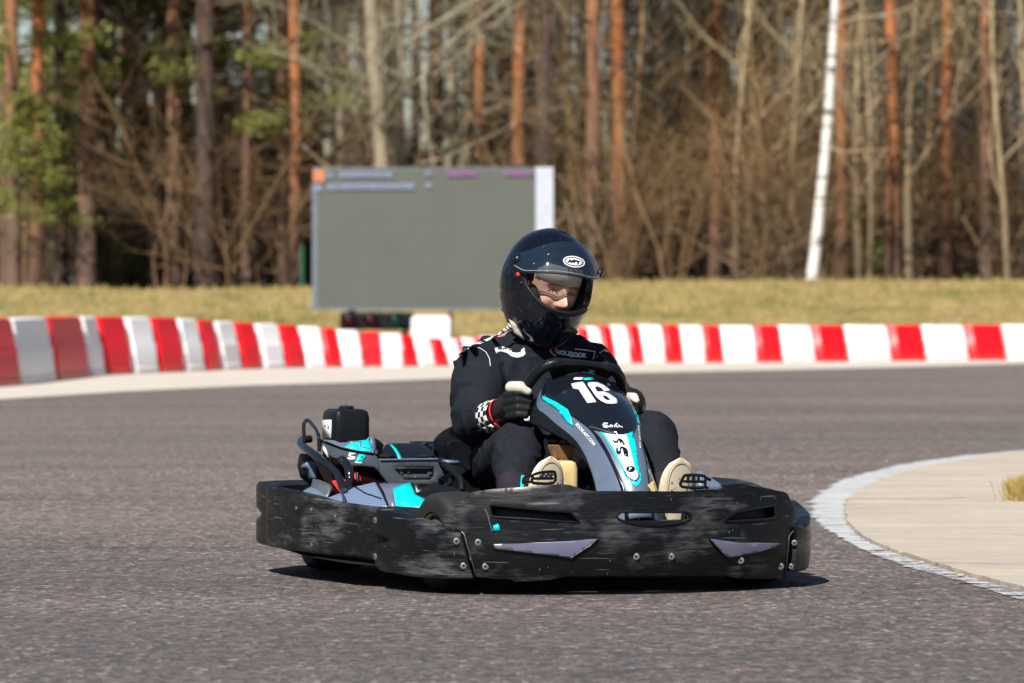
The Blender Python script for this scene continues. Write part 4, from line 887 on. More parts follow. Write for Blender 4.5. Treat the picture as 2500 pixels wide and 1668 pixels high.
# hem of the suit and white bands at the waist
for pts, v0 in (([(722, 845), (845, 850), (845, 868), (705, 890)], .76), ([(840, 1010), (925, 1000), (930, 1040), (860, 1055)], .72), ([(930, 1010), (1000, 1005), (960, 1035)], .70)):
    panel('white_hem', zp(pts), plane((0, v0, .4), (0, -1, .3)), 'decal_white', person, step=10, solid=.004)

# gloves
def glove(wr, pts, palm, thumb, pr):
    m = MB(); m.capsule(wr, .0385, palm, .041, 14); m.ball(palm, pr)
    for ch in pts:
        for (a, b2, r0, r1) in ch: m.capsule(a, r0, b2, r1, 10)
    g = fused('glove', m, 'glove_black', person, voxel=.0032, smooth=3); t = MB()
    for a, b2, r0, r1 in thumb: t.capsule(a, r0, b2, r1, 12)
    off = OFF[person.name]; fused('glove_thumb', t, 'glove_cream', g, voxel=.003, smooth=4)
    return g
# right hand: knuckles and folded fingers towards the camera, thumb over the rim
palm = KV(*z4(630, 730), .665); fin = []
for (x0, y0), (x1, y1), (x2, y2) in (((560, 660), (650, 640), (760, 660)), ((560, 720), (655, 700), (760, 715)), ((570, 785), (660, 765), (740, 775)), ((580, 840), (660, 825), (720, 830))):
    a, b_, c_ = KV(*z4(x0, y0), .645), KV(*z4(x1, y1), .598), KV(*z4(x2, y2), .592); d_ = KV(*z4(x2 + 5, y2 + 8), .625)
    fin.append([(a, b_, .0125, .0125), (b_, c_, .0125, .0112), (c_, d_, .0112, .010)])
glove(KV(*z4(500, 830), .80), fin, palm, [(KV(*z4(600, 592), .625), KV(*z4(680, 592), .588), .0175, .0175), (KV(*z4(680, 592), .588), KV(*z4(745, 628), .578), .0175, .0115)], .040)
MB().capsule(KV(*z4(770, 800), .66), .014, KV(*z4(840, 795), .64), .011).build('wheel_stalk', 'black', kart)
palm = KV(*z4(1640, 720), .70); fin = []
for (x0, y0), (x1, y1), (x2, y2) in (((1690, 690), (1650, 680), (1590, 690)), ((1695, 740), (1650, 735), (1590, 740)), ((1690, 790), (1650, 790), (1590, 785)), ((1685, 830), (1650, 830), (1600, 825))):
    a, b_, c_ = KV(*z4(x0, y0), .70), KV(*z4(x1, y1), .655), KV(*z4(x2, y2), .65); fin.append([(a, b_, .0125, .0125), (b_, c_, .0125, .0112)])
glove(wrL, fin, palm, [(KV(*z4(1620, 675), .66), KV(*z4(1665, 680), .62), .013, .014), (KV(*z4(1665, 680), .62), KV(*z4(1690, 708), .60), .014, .009)], .036)
# chequered cuff with red edge
def cuff(a, b2, r0, r1, name, mat):
    a, b2 = Vector(a), Vector(b2); t = (b2 - a).normalized(); x = t.orthogonal().normalized(); y = t.cross(x); nn, kk = 24, 7; V = []; Fc = []; uv = []
    for j in range(kk + 1):
        p = a.lerp(b2, j / kk); r_ = r0 + (r1 - r0) * j / kk
        for i in range(nn + 1): an = 2 * math.pi * i / nn; V.append(p + (x * math.cos(an) + y * math.sin(an)) * r_)
    for j in range(kk):
        for i in range(nn): Fc.append((j * (nn + 1) + i, j * (nn + 1) + i + 1, (j + 1) * (nn + 1) + i + 1, (j + 1) * (nn + 1) + i))
    o = obj(name, V, Fc, mat, person, ang=180); ul = o.data.uv_layers.new(name='UVMap')
    for li, l in enumerate(o.data.loops): vi = l.vertex_index; ul.data[li].uv = ((vi % (nn + 1)) / nn * 18, (vi // (nn + 1)) / kk * 4)
    md = o.modifiers.new('s', 'SOLIDIFY'); md.thickness = .003; return o
ca, cb = KV(*z4(415, 850), .83), KV(*z4(492, 823), .771)
cuff(ca, cb, .046, .042, 'glove_cuff', 'checker'); cuff(KV(*z4(496, 822), .770), KV(*z4(504, 819), .767), .0425, .0420, 'cuff_edge', 'cuff_red')
cuff(ca + (ca - cb) * .35, ca + (ca - cb) * .02, .049, .048, 'sleeve_hem', 'suit')
# shoes: soles turned towards the bumper
def shoe(u, tilt, ztop):
    o = MB(); rg = []
    for k in range(19):
        t = k / 18; z = .075 + (ztop - .075) * t; v0 = .345 - .085 * t
        w = .036 + .013 * math.sin(min(1, t * 1.15) * math.pi * .62) if t < .85 else .034 + .015 * math.sin(min(1, .85 * 1.15) * math.pi * .62)
        if t > .72: w *= math.sqrt(max(0.0, 1 - ((t - .72) / .2802) ** 2))
        dpt = .085 - .055 * t ** .8
        if t > .8: dpt *= math.sqrt(max(0.02, 1 - ((t - .8) / .21) ** 2))
        ring = []
        for a in range(20):
            an = 2 * math.pi * a / 20; c_, s_ = math.cos(an), math.sin(an)
            ring.append((u + tilt * (t - .5) + max(w, .003) * (abs(c_) ** .8) * (1 if c_ > 0 else -1), v0 + .0 + (dpt * .5) * (1 + (abs(s_) ** .8) * (1 if s_ > 0 else -1)), z))
        rg.append(ring)
    v, f = rings(rg); s = obj('shoe', v, f, 'shoe', person, ang=60, bevel=0)
    st = [(u + tilt * (t - .5) + sgn * (.036 if t < .8 else .036 * math.sqrt(max(0, 1 - ((t - .8) / .16) ** 2))), .343 - .085 * t, .075 + (ztop - .075) * t) for sgn, t in [(-1, .3), (-1, .5), (-1, .7), (-1, .85), (-1, .93), (0, .955), (1, .93), (1, .85), (1, .7), (1, .5), (1, .3)]]
    MB().tube(spline(st, 3), .0007, 5).build('stitching', 'stitch', s)
    d = MB(); rr = random.Random(3)
    for i in range(40):
        t = rr.uniform(.45, .80); x = rr.uniform(-.026, .026); d.ball((u + tilt * (t - .5) + x, .3455 - .085 * t, .075 + (ztop - .075) * t), .0014, 6, 4)
    d.build('perforations', 'rust', s)
shoe(-.188, -.004, .358); shoe(.190, -.012, .350)

# helmet
hel = bpy.data.objects.new('helmet', None); C.objects.link(hel); hel.parent = person; OFF['helmet'] = OFF[person.name]; hel.empty_display_size = .1
def helm_f(s, t, g=0.0):                     # s: angle round from the back, t: -1 neck .. 1 crown
    th = s * math.pi; ph = t * math.pi / 2; c_ = abs(math.cos(ph)) ** (.62 if t < 0 else .92); sp = math.sin(ph)
    fr = math.cos(th); x = math.sin(th) * .127 * c_; y = fr * (.150 if fr < 0 else .152) * c_; z = sp * (.150 if t > 0 else .185)
    if t < 0:
        k = -sp; y += (.026 * k ** 1.2 if fr > 0 else -.0 * k) * max(0, fr) ** .7; x *= 1 - .14 * k ** 2 * (1 + .4 * max(0, fr)); z += (.050 * k) * max(0, -fr) + .012 * k * (1 - abs(fr))
        y *= 1 - .20 * k ** 3 * (fr < 0); y -= .028 * max(0, k - .75) * 2
    if t > 0: y -= .010 * sp ** 2 * 0; z += .004 * math.exp(-(x / .03) ** 2) * (1 if fr < 0.6 else .4)
    if g: q = Vector((x, y, z)); L = q.length; x, y, z = q * (1 + g / L)
    return HL(x, y, z)
HS = Surf(lambda a, b_: helm_f(a, b_), -.92, .92, -.78, .97, 80, front=-1)
z3 = lambda x, y: (1180 + x / 4.753, 530 + y / 4.753)
opn_px = [(470, 560), (480, 700), (500, 790), (560, 880), (650, 985), (760, 1060), (880, 1105), (1000, 1118), (1120, 1100), (1190, 1040), (1225, 960), (1240, 860), (1252, 740), (1262, 640), (1245, 560), (1100, 490), (900, 450), (650, 470)]
opn = [HS.st(*z3(*p)) for p in opn_px]
kx, ky = 1.0, 1.0
ov, ff = tri([(-1, -.80), (1, -.80), (1, .985), (-1, .985)], (opn,), .042)
V = [helm_f(a, b_) for a, b_ in ov]
n_in = sum((V[f_[1]] - V[f_[0]]).cross(V[f_[2]] - V[f_[0]]).dot(V[f_[0]] - HC) for f_ in ff)
if n_in < 0: ff = [f_[::-1] for f_ in ff]
simple('helmet_gloss', (0.003, 0.004, 0.008), 0.05, coat=0.25, var=0.02)
shell = obj('shell', V, ff, 'helmet_gloss', hel, solid=.018, ang=60)
cap_ = [helm_f(2 * k / 40 - 1, .97) for k in range(40)]; obj('crown_cap', cap_ + [HL(0, 0, .1535)], [(k, (k + 1) % 40, 40) for k in range(40)][::1], 'helmet_gloss', hel, ang=180)
# rubber seal round the opening
MB().tube([helm_f(a, b_, .001) for a, b_ in spline([(a, b_, 0) for a, b_ in opn], 4, True) for a, b_ in [(a, b_)]] if False else [helm_f(q[0], q[1], .000) for q in spline([(a, b_, 0) for a, b_ in opn], 4, True)], .0055, 8, closed=True).build('seal', 'black_matte', hel)
MB().tube([helm_f(q[0] * 1.0, q[1], .001) for q in spline([(*HS.st(*z3(*p)), 0) for p in ((455, 700), (475, 800), (540, 900), (640, 1010), (760, 1090), (880, 1135), (1010, 1150), (1130, 1130), (1205, 1070))], 5)], .0022, 6).build('lower_ledge', 'black_gloss', hel)
# inside padding
inn = MB(); rg = []
for k in range(25):
    th = (.36 + 1.28 * k / 24) * math.pi; rg.append([HL(math.sin(th) * rr, math.cos(th) * ff_, zz_) for rr, ff_, zz_ in ((.094, .10, .08), (.100, .105, .0), (.098, .115, -.06), (.088, .125, -.115), (.06, .085, -.13))])
v, f = rings(rg, closed_ring=False); obj('padding', v, f, 'liner', hel, solid=.004)
for sd in (-1, 1): MB().ball(HL(sd * .080, .062, -.045), (.022, .05, .048), 14, 10, hm).build('cheek_pad', 'liner', hel)
MB().ball(HL(-.030, .140, -.098), (.032, .012, .012), 14, 8, hm).build('breath_guard', 'black_matte', hel)
# visor pushed up
def vis_f(s, t):
    th = s * math.pi; e = 1 + .05; base = helm_f(s, t, .010)
    return base
vis_px = [(360, 455), (400, 420), (520, 385), (720, 315), (880, 285), (1040, 290), (1180, 320), (1250, 370), (1290, 430)]
VIS = Surf(lambda a, b_: helm_f(a, b_, .011), -.92, .92, -.78, .97, 80, front=-1)
top = [VIS.st(*z3(*p)) for p in vis_px]
bot = [VIS.st(*z3(*p)) for p in ((350, 560), (390, 590), (470, 640), (545, 655), (700, 655), (850, 662), (1000, 680), (1130, 705), (1240, 720))]
n_ = len(top)
# the right-hand run of the visor goes round the far side of the shell
top += [(top[-1][0] + sgn_ * d_, top[-1][1] - q_) for d_, q_, sgn_ in ((.05, .03, 1 if top[-1][0] > top[0][0] else -1), (.12, .10, 1 if top[-1][0] > top[0][0] else -1), (.20, .16, 1 if top[-1][0] > top[0][0] else -1))]
bot += [(bot[-1][0] + sgn_ * d_, bot[-1][1] + q_) for d_, q_, sgn_ in ((.05, .0, 1 if top[-1][0] > top[0][0] else -1), (.12, .03, 1 if top[-1][0] > top[0][0] else -1), (.19, .05, 1 if top[-1][0] > top[0][0] else -1))]
T = spline([(a, b_, 0) for a, b_ in top], 5); B_ = spline([(a, b_, 0) for a, b_ in bot], 5); V = []; nj = 14
for i in range(len(T)):
    for j in range(nj + 1):
        k = j / nj; a = T[i].lerp(B_[i], k); V.append(helm_f(a.x, a.y, .011 + .009 * k ** 1.5 * min(1, i / 12)))
ff = [(i * (nj + 1) + j, i * (nj + 1) + j + 1, (i + 1) * (nj + 1) + j + 1, (i + 1) * (nj + 1) + j) for i in range(len(T) - 1) for j in range(nj)]
vz = obj('visor', V, ff, 'visor', hel, solid=.0022, ang=60)
MB().tube([V[i * (nj + 1) + nj] for i in range(len(T))], .0022, 6).build('visor_edge', 'black_gloss', vz)
simple('edge_highlight', (0.25, 0.3, 0.36), 0.1)
MB().tube([V[i * (nj + 1) + nj - 1] + Fv * .002 for i in range(2, len(T))], .0012, 6).build('visor_edge_highlight', 'edge_highlight', vz)  # pale tube drawn as the highlight along the visor's lower edge
VV = suit_ray(BVHTree.FromPolygons([Vector(v_) - PO for v_ in V], ff))
# emblem on the visor
ell = lambda cx, cy, rx, ry, n=24, rot=.16: [z3(cx + rx * math.cos(a) * math.cos(rot) - ry * math.sin(a) * math.sin(rot), cy + rx * math.cos(a) * math.sin(rot) + ry * math.sin(a) * math.cos(rot)) for a in [2 * math.pi * k / n for k in range(n)]]
def dec(name, pts, mat, holes=(), lift=.002): return panel(name, pts, VV, mat, vz, holes=holes, step=6, lift=lift, solid=.0006, ang=60)
dec('emblem', ell(1054, 520, 130, 66), 'decal_white', holes=(ell(1054, 520, 116, 53),))
dec('emblem', ell(1054, 520, 102, 42), 'decal_white', holes=([z3(*p) for p in ((975, 530), (1000, 488), (1025, 508), (1050, 492), (1075, 500), (1130, 512), (1122, 528), (1110, 528), (1112, 552), (1092, 550), (1090, 524), (1072, 520), (1052, 545), (1040, 525), (1020, 540), (1005, 522), (990, 536))],))
# pivot and the red latch
pv = HS(*z3(415, 510)); rn = (pv - HL(0, .0, -.02)).normalized()
MB().ball(pv + rn * .006, .017).build('visor_pivot', 'black', hel); MB().ball(HS(*z3(398, 545)) + rn * .014, .0045).build('pivot_mark', 'red_part', hel)
MB().ball(HS(*z3(412, 668)), .0085).build('visor_latch', 'red_part', hel); MB().ball(HS(*z3(445, 765)), .006).build('vent_button', 'black_gloss', hel)
MB().ball(VIS(*z3(585, 540)) + Fv * .002, .0028).build('visor_stud', 'decal_white', vz)
m = MB(); m.capsule(HS(*z3(975, 345)), .005, HS(*z3(1095, 380)), .005); m.build('brow_vent', 'black_matte', hel)
m = MB(); m.capsule(HS(*z3(900, 1170)), .003, HS(*z3(990, 1190)), .003); m.build('chin_vent', 'black_matte', hel)
for q in ([(700, 170), (760, 250), (800, 300)], [(560, 200), (620, 260), (650, 310)], [(930, 200), (890, 250), (900, 290)], [(215, 830), (300, 930), (420, 1070), (560, 1190), (680, 1290)], [(760, 1150), (880, 1240), (1000, 1270), (1100, 1230)]):
    MB().tube([HS(*z3(*p)) for p in q], .0014, 5).build('shell_crease', 'black_gloss', hel)
te = V[(len(T) - 4) * (nj + 1) + nj]; MB().ball(te, .010).build('visor_tab', 'black_gloss', vz)
# ------------------------------------------------------------------ ground, track, island
def W(px, py, d): return Vector(((px - 1250) / F * d, d, H - (py - HOR) / F * d))
def G(px, py, z=0.0):
    d = F * (H - z) / (py - HOR); return Vector(((px - 1250) / F * d, d, z))
def sheet(name, pts, z, mat, thick=0, kind='structure'):
    v = [(p[0], p[1], z) for p in pts]; o = obj(name, v, [tuple(range(len(v)))], mat, None, smooth=False)
    if (o.data.polygons[0].normal.z < 0): o.data.flip_normals()
    if thick: md = o.modifiers.new('s', 'SOLIDIFY'); md.thickness = thick; md.offset = -1
    o['kind'] = kind; return o
sheet('ground', [(-400, -60), (400, -60), (400, 900), (-400, 900)], -0.012, 'floor')
lo = [(-400, 1020), (-60, 985), (0, 977), (300, 958), (600, 943.5), (850, 936), (1100, 926), (1300, 919), (1550, 912), (1750, 908), (1900, 905), (2200, 898), (2500, 889.5), (2900, 884)]
lo3 = [G(*p) for p in lo]
sheet('track', [(-30, -40), (30, -40), (30, 60), (-30, 60)], 0.0, 'asphalt')
# block row: px of each boundary at mid height, foot of the row, top of the row
foot = lambda px: np.interp(px, [-200, 48, 250, 450, 600, 740, 880, 1000, 1420, 1500, 1600, 1750, 1900, 2100, 2500, 2700], [962, 943, 918, 910, 903, 899, 897, 896.5, 890, 889, 888, 887, 886, 884, 880, 879])
topy = lambda px: np.interp(px, [-200, 48, 250, 450, 600, 740, 880, 1000, 1090, 1200, 1420, 1500, 1600, 1750, 2500, 2700], [778, 780, 775, 778, 789, 796, 809, 820, 829, 826, 803, 796, 795, 797, 795, 795])
ap = lo3 + [G(px, foot(px)) + Vector((0, 1.6, 0)) for px in (2900, 2500, 2100, 1750, 1420, 1000, 740, 450, 250, 48, -300)]
sheet('apron', ap, 0.006, 'apron_concrete')
OUT = [(2620, 1510), (2500, 1474), (2350, 1425), (2234, 1394), (2140, 1362), (2074, 1330), (2010, 1292), (1980, 1262), (1978, 1236), (1990, 1212), (2040, 1180), (2110, 1158), (2191, 1138), (2330, 1117), (2500, 1101), (2620, 1094)]
INN = [(2620, 1476), (2500, 1444), (2400, 1420), (2287, 1385), (2180, 1350), (2110, 1319), (2075, 1285), (2064, 1250), (2072, 1225), (2110, 1200), (2160, 1175), (2234, 1151), (2340, 1132), (2420, 1118), (2500, 1109), (2620, 1100)]
from mathutils import noise as nz
def resample(P, n):
    L = [0]
    for a_, b_ in zip(P, P[1:]): L.append(L[-1] + (b_ - a_).length)
    return [Vector([float(np.interp(L[-1] * k / n, L, [p[i] for p in P])) for i in range(3)]) for k in range(n + 1)]
o3 = resample(spline([G(*p) for p in OUT], 8), 240); i3 = resample(spline([G(*p) for p in INN], 8), 240)
o3 = [p + (p - q_).normalized() * .035 * nz.noise(p * 6) for p, q_ in zip(o3, i3)]
v = [tuple(p + Vector((0, 0, .004))) for p in o3] + [tuple(p + Vector((0, 0, .004))) for p in i3]; n_ = len(o3)
el_ = obj('edge_line', v, [(k, k + 1, n_ + k + 1, n_ + k) for k in range(n_ - 1)], 'paint', None, smooth=False); tag(el_, kind='structure')
ul = el_.data.uv_layers.new(name='UVMap')
for li, l in enumerate(el_.data.loops): ul.data[li].uv = (0 if l.vertex_index < n_ else 1, (l.vertex_index % n_) / n_)
rr = random.Random(5); isl = [p + Vector((.012 * nz.noise(p * 9 + Vector((4, 0, 0))), .03 * nz.noise(p * 7), 0)) for p in i3]
isl += [Vector((9, isl[-1].y + 1.0, 0)), Vector((9, isl[0].y - .5, 0))]
n_ = len(isl); v = [(p.x, p.y, .014) for p in isl] + [(p.x, p.y, 0) for p in isl]
tag(obj('island', v, [tuple(range(n_))[::-1]] + [(k, (k + 1) % n_, n_ + (k + 1) % n_, n_ + k) for k in range(n_)], 'island_concrete', None, smooth=False), kind='structure')
# broken crumbs on the kerb edge
for k, (px, py) in enumerate(((2200, 1352), (2250, 1377), (2345, 1408), (2165, 1128))):
    m = MB(); p = G(px, py, .02 if k < 3 else 0); m.ball(p + Vector((0, 0, .004)), (.008 + .003 * (k % 3), .016, .005), 7, 5)
    tag(m.build('stone', 'island_concrete', None, smooth=False), 'loose pale chip of concrete on the island edge' if k < 3 else 'small pale stone lying alone on the asphalt above the white line', 'stone', 'loose chips along the island edge' if k < 3 else None)
# dry grass tuft at the right edge
tu = MB(); c0 = G(2546, 1222, .014)
for k in range(2600):
    a = rr.uniform(0, 6.283); r_ = abs(rr.gauss(0, .05)); p = c0 + Vector((math.cos(a) * r_ * 1.1, math.sin(a) * r_ * 1.4, 0)); hh = rr.uniform(.04, .105); l = Vector((math.cos(a), math.sin(a), 0)) * rr.uniform(.0, .035); w = Vector((rr.uniform(-.004, .004), rr.uniform(-.004, .004), 0)).normalized() * .0022
    tu.add([p - w, p + w, p + l * .5 + Vector((0, 0, hh * .7)) + w * .6, p + l + Vector((0, 0, hh))], [(0, 1, 2), (0, 2, 3)])
tag(tu.build('dry_grass_tuft', 'dry_tuft', None, smooth=False), 'yellow tuft of dry grass growing on the concrete island at the right edge', 'grass tuft')

# ------------------------------------------------------------------ red and white barrier blocks
B = [-88, -38, 48, 133, 217, 253, 322, 386, 449, 498, 539, 588, 637, 695, 742, 792, 831, 883, 926, 979, 1017, 1059, 1091, 1125, 1145, 1178, 1206, 1240, 1268, 1300, 1328, 1362, 1390, 1428, 1451, 1480, 1508, 1545, 1576, 1632, 1672, 1729, 1771, 1856, 1918, 2000, 2081, 2186, 2271, 2374, 2466, 2560, 2652, 2744, 2836, 2928, 3020, 3112]
ords = ['first', 'second', 'third', 'fourth', 'fifth', 'sixth', 'seventh', 'eighth', 'ninth', 'tenth', 'eleventh', 'twelfth']
B = [q + (9 if q < 1130 else 0) for q in B]; cnt = {}; rr = random.Random(11)
for k in range(1, len(B) - 1):
    red = (k % 2 == 1)
    a, b_ = B[k], B[k + 1]; mx = (a + b_) / 2; m_ = lambda px: G(px, foot(px)); A, Bv = m_(a), m_(b_)
    if b_ - a < 2: continue
    hgt = H - (topy(mx) - HOR) / F * (A.y + Bv.y) / 2 - .0; hgt = max(.22, min(.62, hgt))
    ax = (Bv - A); L = ax.length; ax.normalize(); nrm = Vector((ax.y, -ax.x, 0))
    if nrm.y > 0: nrm = -nrm
    L = min(L, 2.4); Lg = L - .012; ch = min(.06, L * .12); dep = .42; rg = []
    lean = .085
    for z, d_, ex in ((0, 0, 0), (.05, 0, 0), (.06, .012, .006), (hgt * .52, lean * .45, 0), (hgt * .56, lean * .45 + .015, .0), (hgt - .05, lean, .0), (hgt - .012, lean + .012, .008), (hgt, lean + .04, .03)):
        f0, f1 = d_, dep - d_; x0, x1 = -Lg / 2 + ex, Lg / 2 - ex; c = ch
        pts = [(x0 + c, f0), (x1 - c, f0), (x1, f0 + c * .9), (x1, f1 - c * .9), (x1 - c, f1), (x0 + c, f1), (x0, f1 - c * .9), (x0, f0 + c * .9)]
        rg.append([Vector((x, y, z)) for x, y in pts])
    v, f = rings(rg); mid = (A + Bv) / 2
    hid = 1150 < mx < 1415
    col = 'red' if red else 'white'
    o = obj('barrier_block', v, f, 'block_red' if red else 'block_white', None, ang=30)
    o.location = (mid.x, mid.y, 0.008); o.rotation_euler = (0, 0, math.atan2(ax.y, ax.x) + rr.uniform(-.012, .012))
    if mx > 2540: side = 'out'; lab = '%s barrier block past the right edge of the photo' % col
    elif hid: side = 'hidden'; lab = '%s barrier block in the row directly behind the driver' % col
    else:
        side = 'left' if mx < 1250 else 'right'; key = (side, col); cnt.setdefault(key, 0)
        if side == 'left': lab = '%s barrier block, the %s %s one from the left edge of the photo' % (col, ords[cnt[key]], col)
        else: lab = '%s barrier block, %s %s one to the right of the driver' % (col, ords[cnt[key]], col)
        cnt[key] += 1
    tag(o, lab, 'barrier block', 'red and white barrier blocks round the bend')

# ------------------------------------------------------------------ grass bank
cy = lambda px: np.interp(px, [-400, 0, 380, 560, 750, 1000, 1400, 2000, 2500, 2900], [699, 700, 707, 706, 702, 696, 689, 684, 685.5, 686])
v = []; nx, ny = 90, 26; rr = random.Random(2)
for j in range(ny + 1):
    t = j / ny; y = 57.5 + 12.5 * t
    for i in range(nx + 1):
        px = -500 + 3500 * i / nx; zt = H + (HOR - cy(px)) * 70 / F; x = (px - 1250) / F * 70
        z = -.012 + (zt + .012) * (min(1, t * 1.02) ** .9) if t > 0 else -.012
        if 0 < t < .97: z += rr.uniform(-.02, .02)
        v.append((x * (1 if abs(x) < 7 else 1), y + (1.8 if x < -2 else 0) * 0, z))
base = len(v)
for i in range(nx + 1): px = -500 + 3500 * i / nx; v.append(((px - 1250) / F * 70, 72, H - .05))
f = [(j * (nx + 1) + i, j * (nx + 1) + i + 1, (j + 1) * (nx + 1) + i + 1, (j + 1) * (nx + 1) + i) for j in range(ny + 1) for i in range(nx)]
# wide shoulders to both sides, so that the bank goes on
tag(obj('grass_bank', v, f, 'grass', None), kind='structure')
for sgn in (-1, 1):
    xe = v[0][0] if sgn < 0 else v[nx][0]; z_ = .85
    vv = [(xe, 57.5, -.01), (sgn * 90, 57.5, -.01), (sgn * 90, 70, z_), (xe, 70, z_)]
    tag(obj('grass_bank', vv, [(0, 1, 2, 3) if sgn > 0 else (3, 2, 1, 0)], 'grass', None, smooth=False), kind='structure')
sheet('forest_floor', [(-90, 69.9), (90, 69.9), (90, 260), (-90, 260)], .70, 'floor')
gb = MB()
for k in range(15000):
    px = rr.uniform(-100, 2600); t = rr.random() ** .8; y = 58 + 11.8 * t; x = (px - 1250) / F * y; zt = H + (HOR - cy(1250 + x / 70 * F)) * 70 / F
    z = -.012 + (zt + .012) * ((y - 57.5) / 12.5 * 1.02) ** .9 if y < 69.6 else zt; z = min(z, zt) - .01; w = rr.uniform(.008, .02); hh = rr.uniform(.03, .11); q = rr.uniform(-.04, .04)
    gb.add([(x - w, y, z), (x + w, y + .01, z), (x + q, y + rr.uniform(-.03, .03), z + hh)], [(0, 1, 2)])
gg = gb.build('grass', 'bank_blades', None, smooth=False); tag(gg, 'short dry yellow grass covering the bank below the trees', 'grass', kind='stuff')

# ------------------------------------------------------------------ screen, signal, sign
def px_quad(name, x0, y0, x1, y1, d, mat, parent, t=.02, dy=0):
    a, b_ = W(x0, y1, d), W(x1, y0, d); return MB().box(((a.x + b_.x) / 2, d + dy, (a.z + b_.z) / 2), (b_.x - a.x, t, b_.z - a.z)).build(name, mat, parent, smooth=False)
SD = 58.0
scr = thing('display_screen', (0, SD, .3), 0, 'large grey outdoor display screen with two rows of text in front of the forest', 'screen'); OFF[scr.name] = (0, SD, .3)
px_quad('cabinet', 764, 409, 1350, 757, SD, 'screen_frame', scr, .22, .10)
px_quad('screen_panel', 776, 413, 1306, 749, SD - .02, 'screen_face', scr, .012)
px_quad('side_panel', 1308, 408, 1351, 752, SD - .025, 'screen_white', scr, .02); px_quad('frame_edge', 762, 450, 776, 756, SD - .026, 'screen_frame', scr, .02); px_quad('frame_edge', 776, 750, 1308, 757, SD - .026, 'screen_frame', scr, .02)
z7 = lambda x, y: (740 + x * 660 / 2250, 390 + y * 460 / 1568)
px_quad('start_tile', 764, 414, 793, 444, SD - .04, 'led_orange', scr, .012)
rt = random.Random(4)
def row(x0, x1, y0, y1, mat, w=(3, 8)):
    m = MB(); x = x0
    while x < x1:
        q = min(x1, x + rt.uniform(*w)); a, b_ = W(x, y1 - rt.choice((0, 0, 1)), SD - .04), W(q - 1.2, y0 + rt.choice((0, 0, 1.5)), SD - .04); m.box(((a.x + b_.x) / 2, SD - .04, (a.z + b_.z) / 2), (max(.004, b_.x - a.x), .012, b_.z - a.z)); x = q
    m.build('text_row', mat, scr, smooth=False)
for a in ((190, 250, 105, 155, 'led_blue'), (300, 740, 100, 150, 'led_blue'), (200, 290, 200, 255, 'led_blue'), (300, 930, 195, 250, 'led_blue'), (90, 160, 200, 265, 'led_blue'), (1020, 1070, 100, 135, 'led_blue'), (1020, 1070, 195, 235, 'led_blue'), (1200, 1450, 100, 138, 'led_pink'), (1670, 1920, 98, 135, 'led_pink')):
    q0, q1 = z7(a[0], a[2]), z7(a[1], a[3]); row(q0[0], q1[0], q0[1], q1[1], a[4])
for px in (860, 1255): MB().tube([W(px, 755, SD + .1), W(px, 800, SD + .1) - Vector((0, 0, .45))], .05, 8).build('leg', 'signal_black', scr)
sig = thing('traffic_signal', (W(920, 790, 57.2).x, 57.2, .4), 0, 'black horizontal start signal with unlit red and green lamps below the screen', 'traffic light'); OFF[sig.name] = tuple(sig.location)
v, f = [], []; a, b_ = W(830, 805, 57.2), W(1008, 762, 57.2)
MB().box(((a.x + b_.x) / 2, 57.25, (a.z + b_.z) / 2), (b_.x - a.x, .16, b_.z - a.z)).build('housing', 'signal_black', sig, smooth=False, bevel=.02)
for px, mt in ((852, 'lens_red'), (905, 'lens_red'), (965, 'lens_green')):
    c_ = W(px, 784, 57.1); rg = [[(c_.x + r_ * math.cos(q * .3927), 57.17 - dd, c_.z + r_ * math.sin(q * .3927)) for q in range(16)] for r_, dd in ((.085, 0), (.085, .05), (.07, .055), (.03, .075), (.001, .08))]; vv, fq = rings(rg); obj('lens', vv, [q[::-1] for q in fq], mt, sig)
    MB().tube([(c_.x + .095 * math.cos(R(q)), 57.08, c_.z + .095 * math.sin(R(q))) for q in range(0, 181, 20)], .012, 6).build('lens_hood', 'signal_black', sig)
for px in (860, 990): MB().tube([W(px, 800, 57.3), W(px, 830, 57.3) - Vector((0, 0, .5))], .03, 8).build('post', 'signal_black', sig)
sg_ = thing('marshal_board', (W(1050, 800, 54).x, 54, 0), 0, 'small blank white board with rounded corners on a dark red post', 'sign board'); OFF[sg_.name] = tuple(sg_.location)
a, b_ = W(1004, 830, 54), W(1099, 770, 54); r_ = .05; pts = []
for cx, cz, a0 in ((b_.x - r_, b_.z - r_, 0), (a.x + r_, b_.z - r_, 90), (a.x + r_, a.z + r_, 180), (b_.x - r_, a.z + r_, 270)):
    pts += [(cx + r_ * math.cos(R(a0 + q)), cz + r_ * math.sin(R(a0 + q))) for q in (0, 30, 60, 90)]
obj('board', [(x, 53.97, z) for x, z in pts] + [(x, 54.0, z) for x, z in pts], [tuple(range(16))[::-1], tuple(range(16, 32))] + [(k, (k + 1) % 16, 16 + (k + 1) % 16, 16 + k) for k in range(16)], 'block_white', sg_, smooth=False)
MB().tube([W(1100, 758, 54.1), W(1100, 830, 54.1) - Vector((0, 0, .6))], .018, 8).build('post', 'post_red', sg_)
MB().tube([W(1066, 770, 54.1), W(1066, 830, 54.1) - Vector((0, 0, .6))], .02, 8).build('post', 'rust', sg_)
for px, w_ in ((738, 5), (2085 - 100, 0)):
    if w_:
        g_ = MB().tube([W(px, 600, 70), W(px, 712, 70)], .03, 8).build('fence_post', 'fence_green', None); tag(g_, 'thin green metal post at the forest edge left of the screen', 'post')

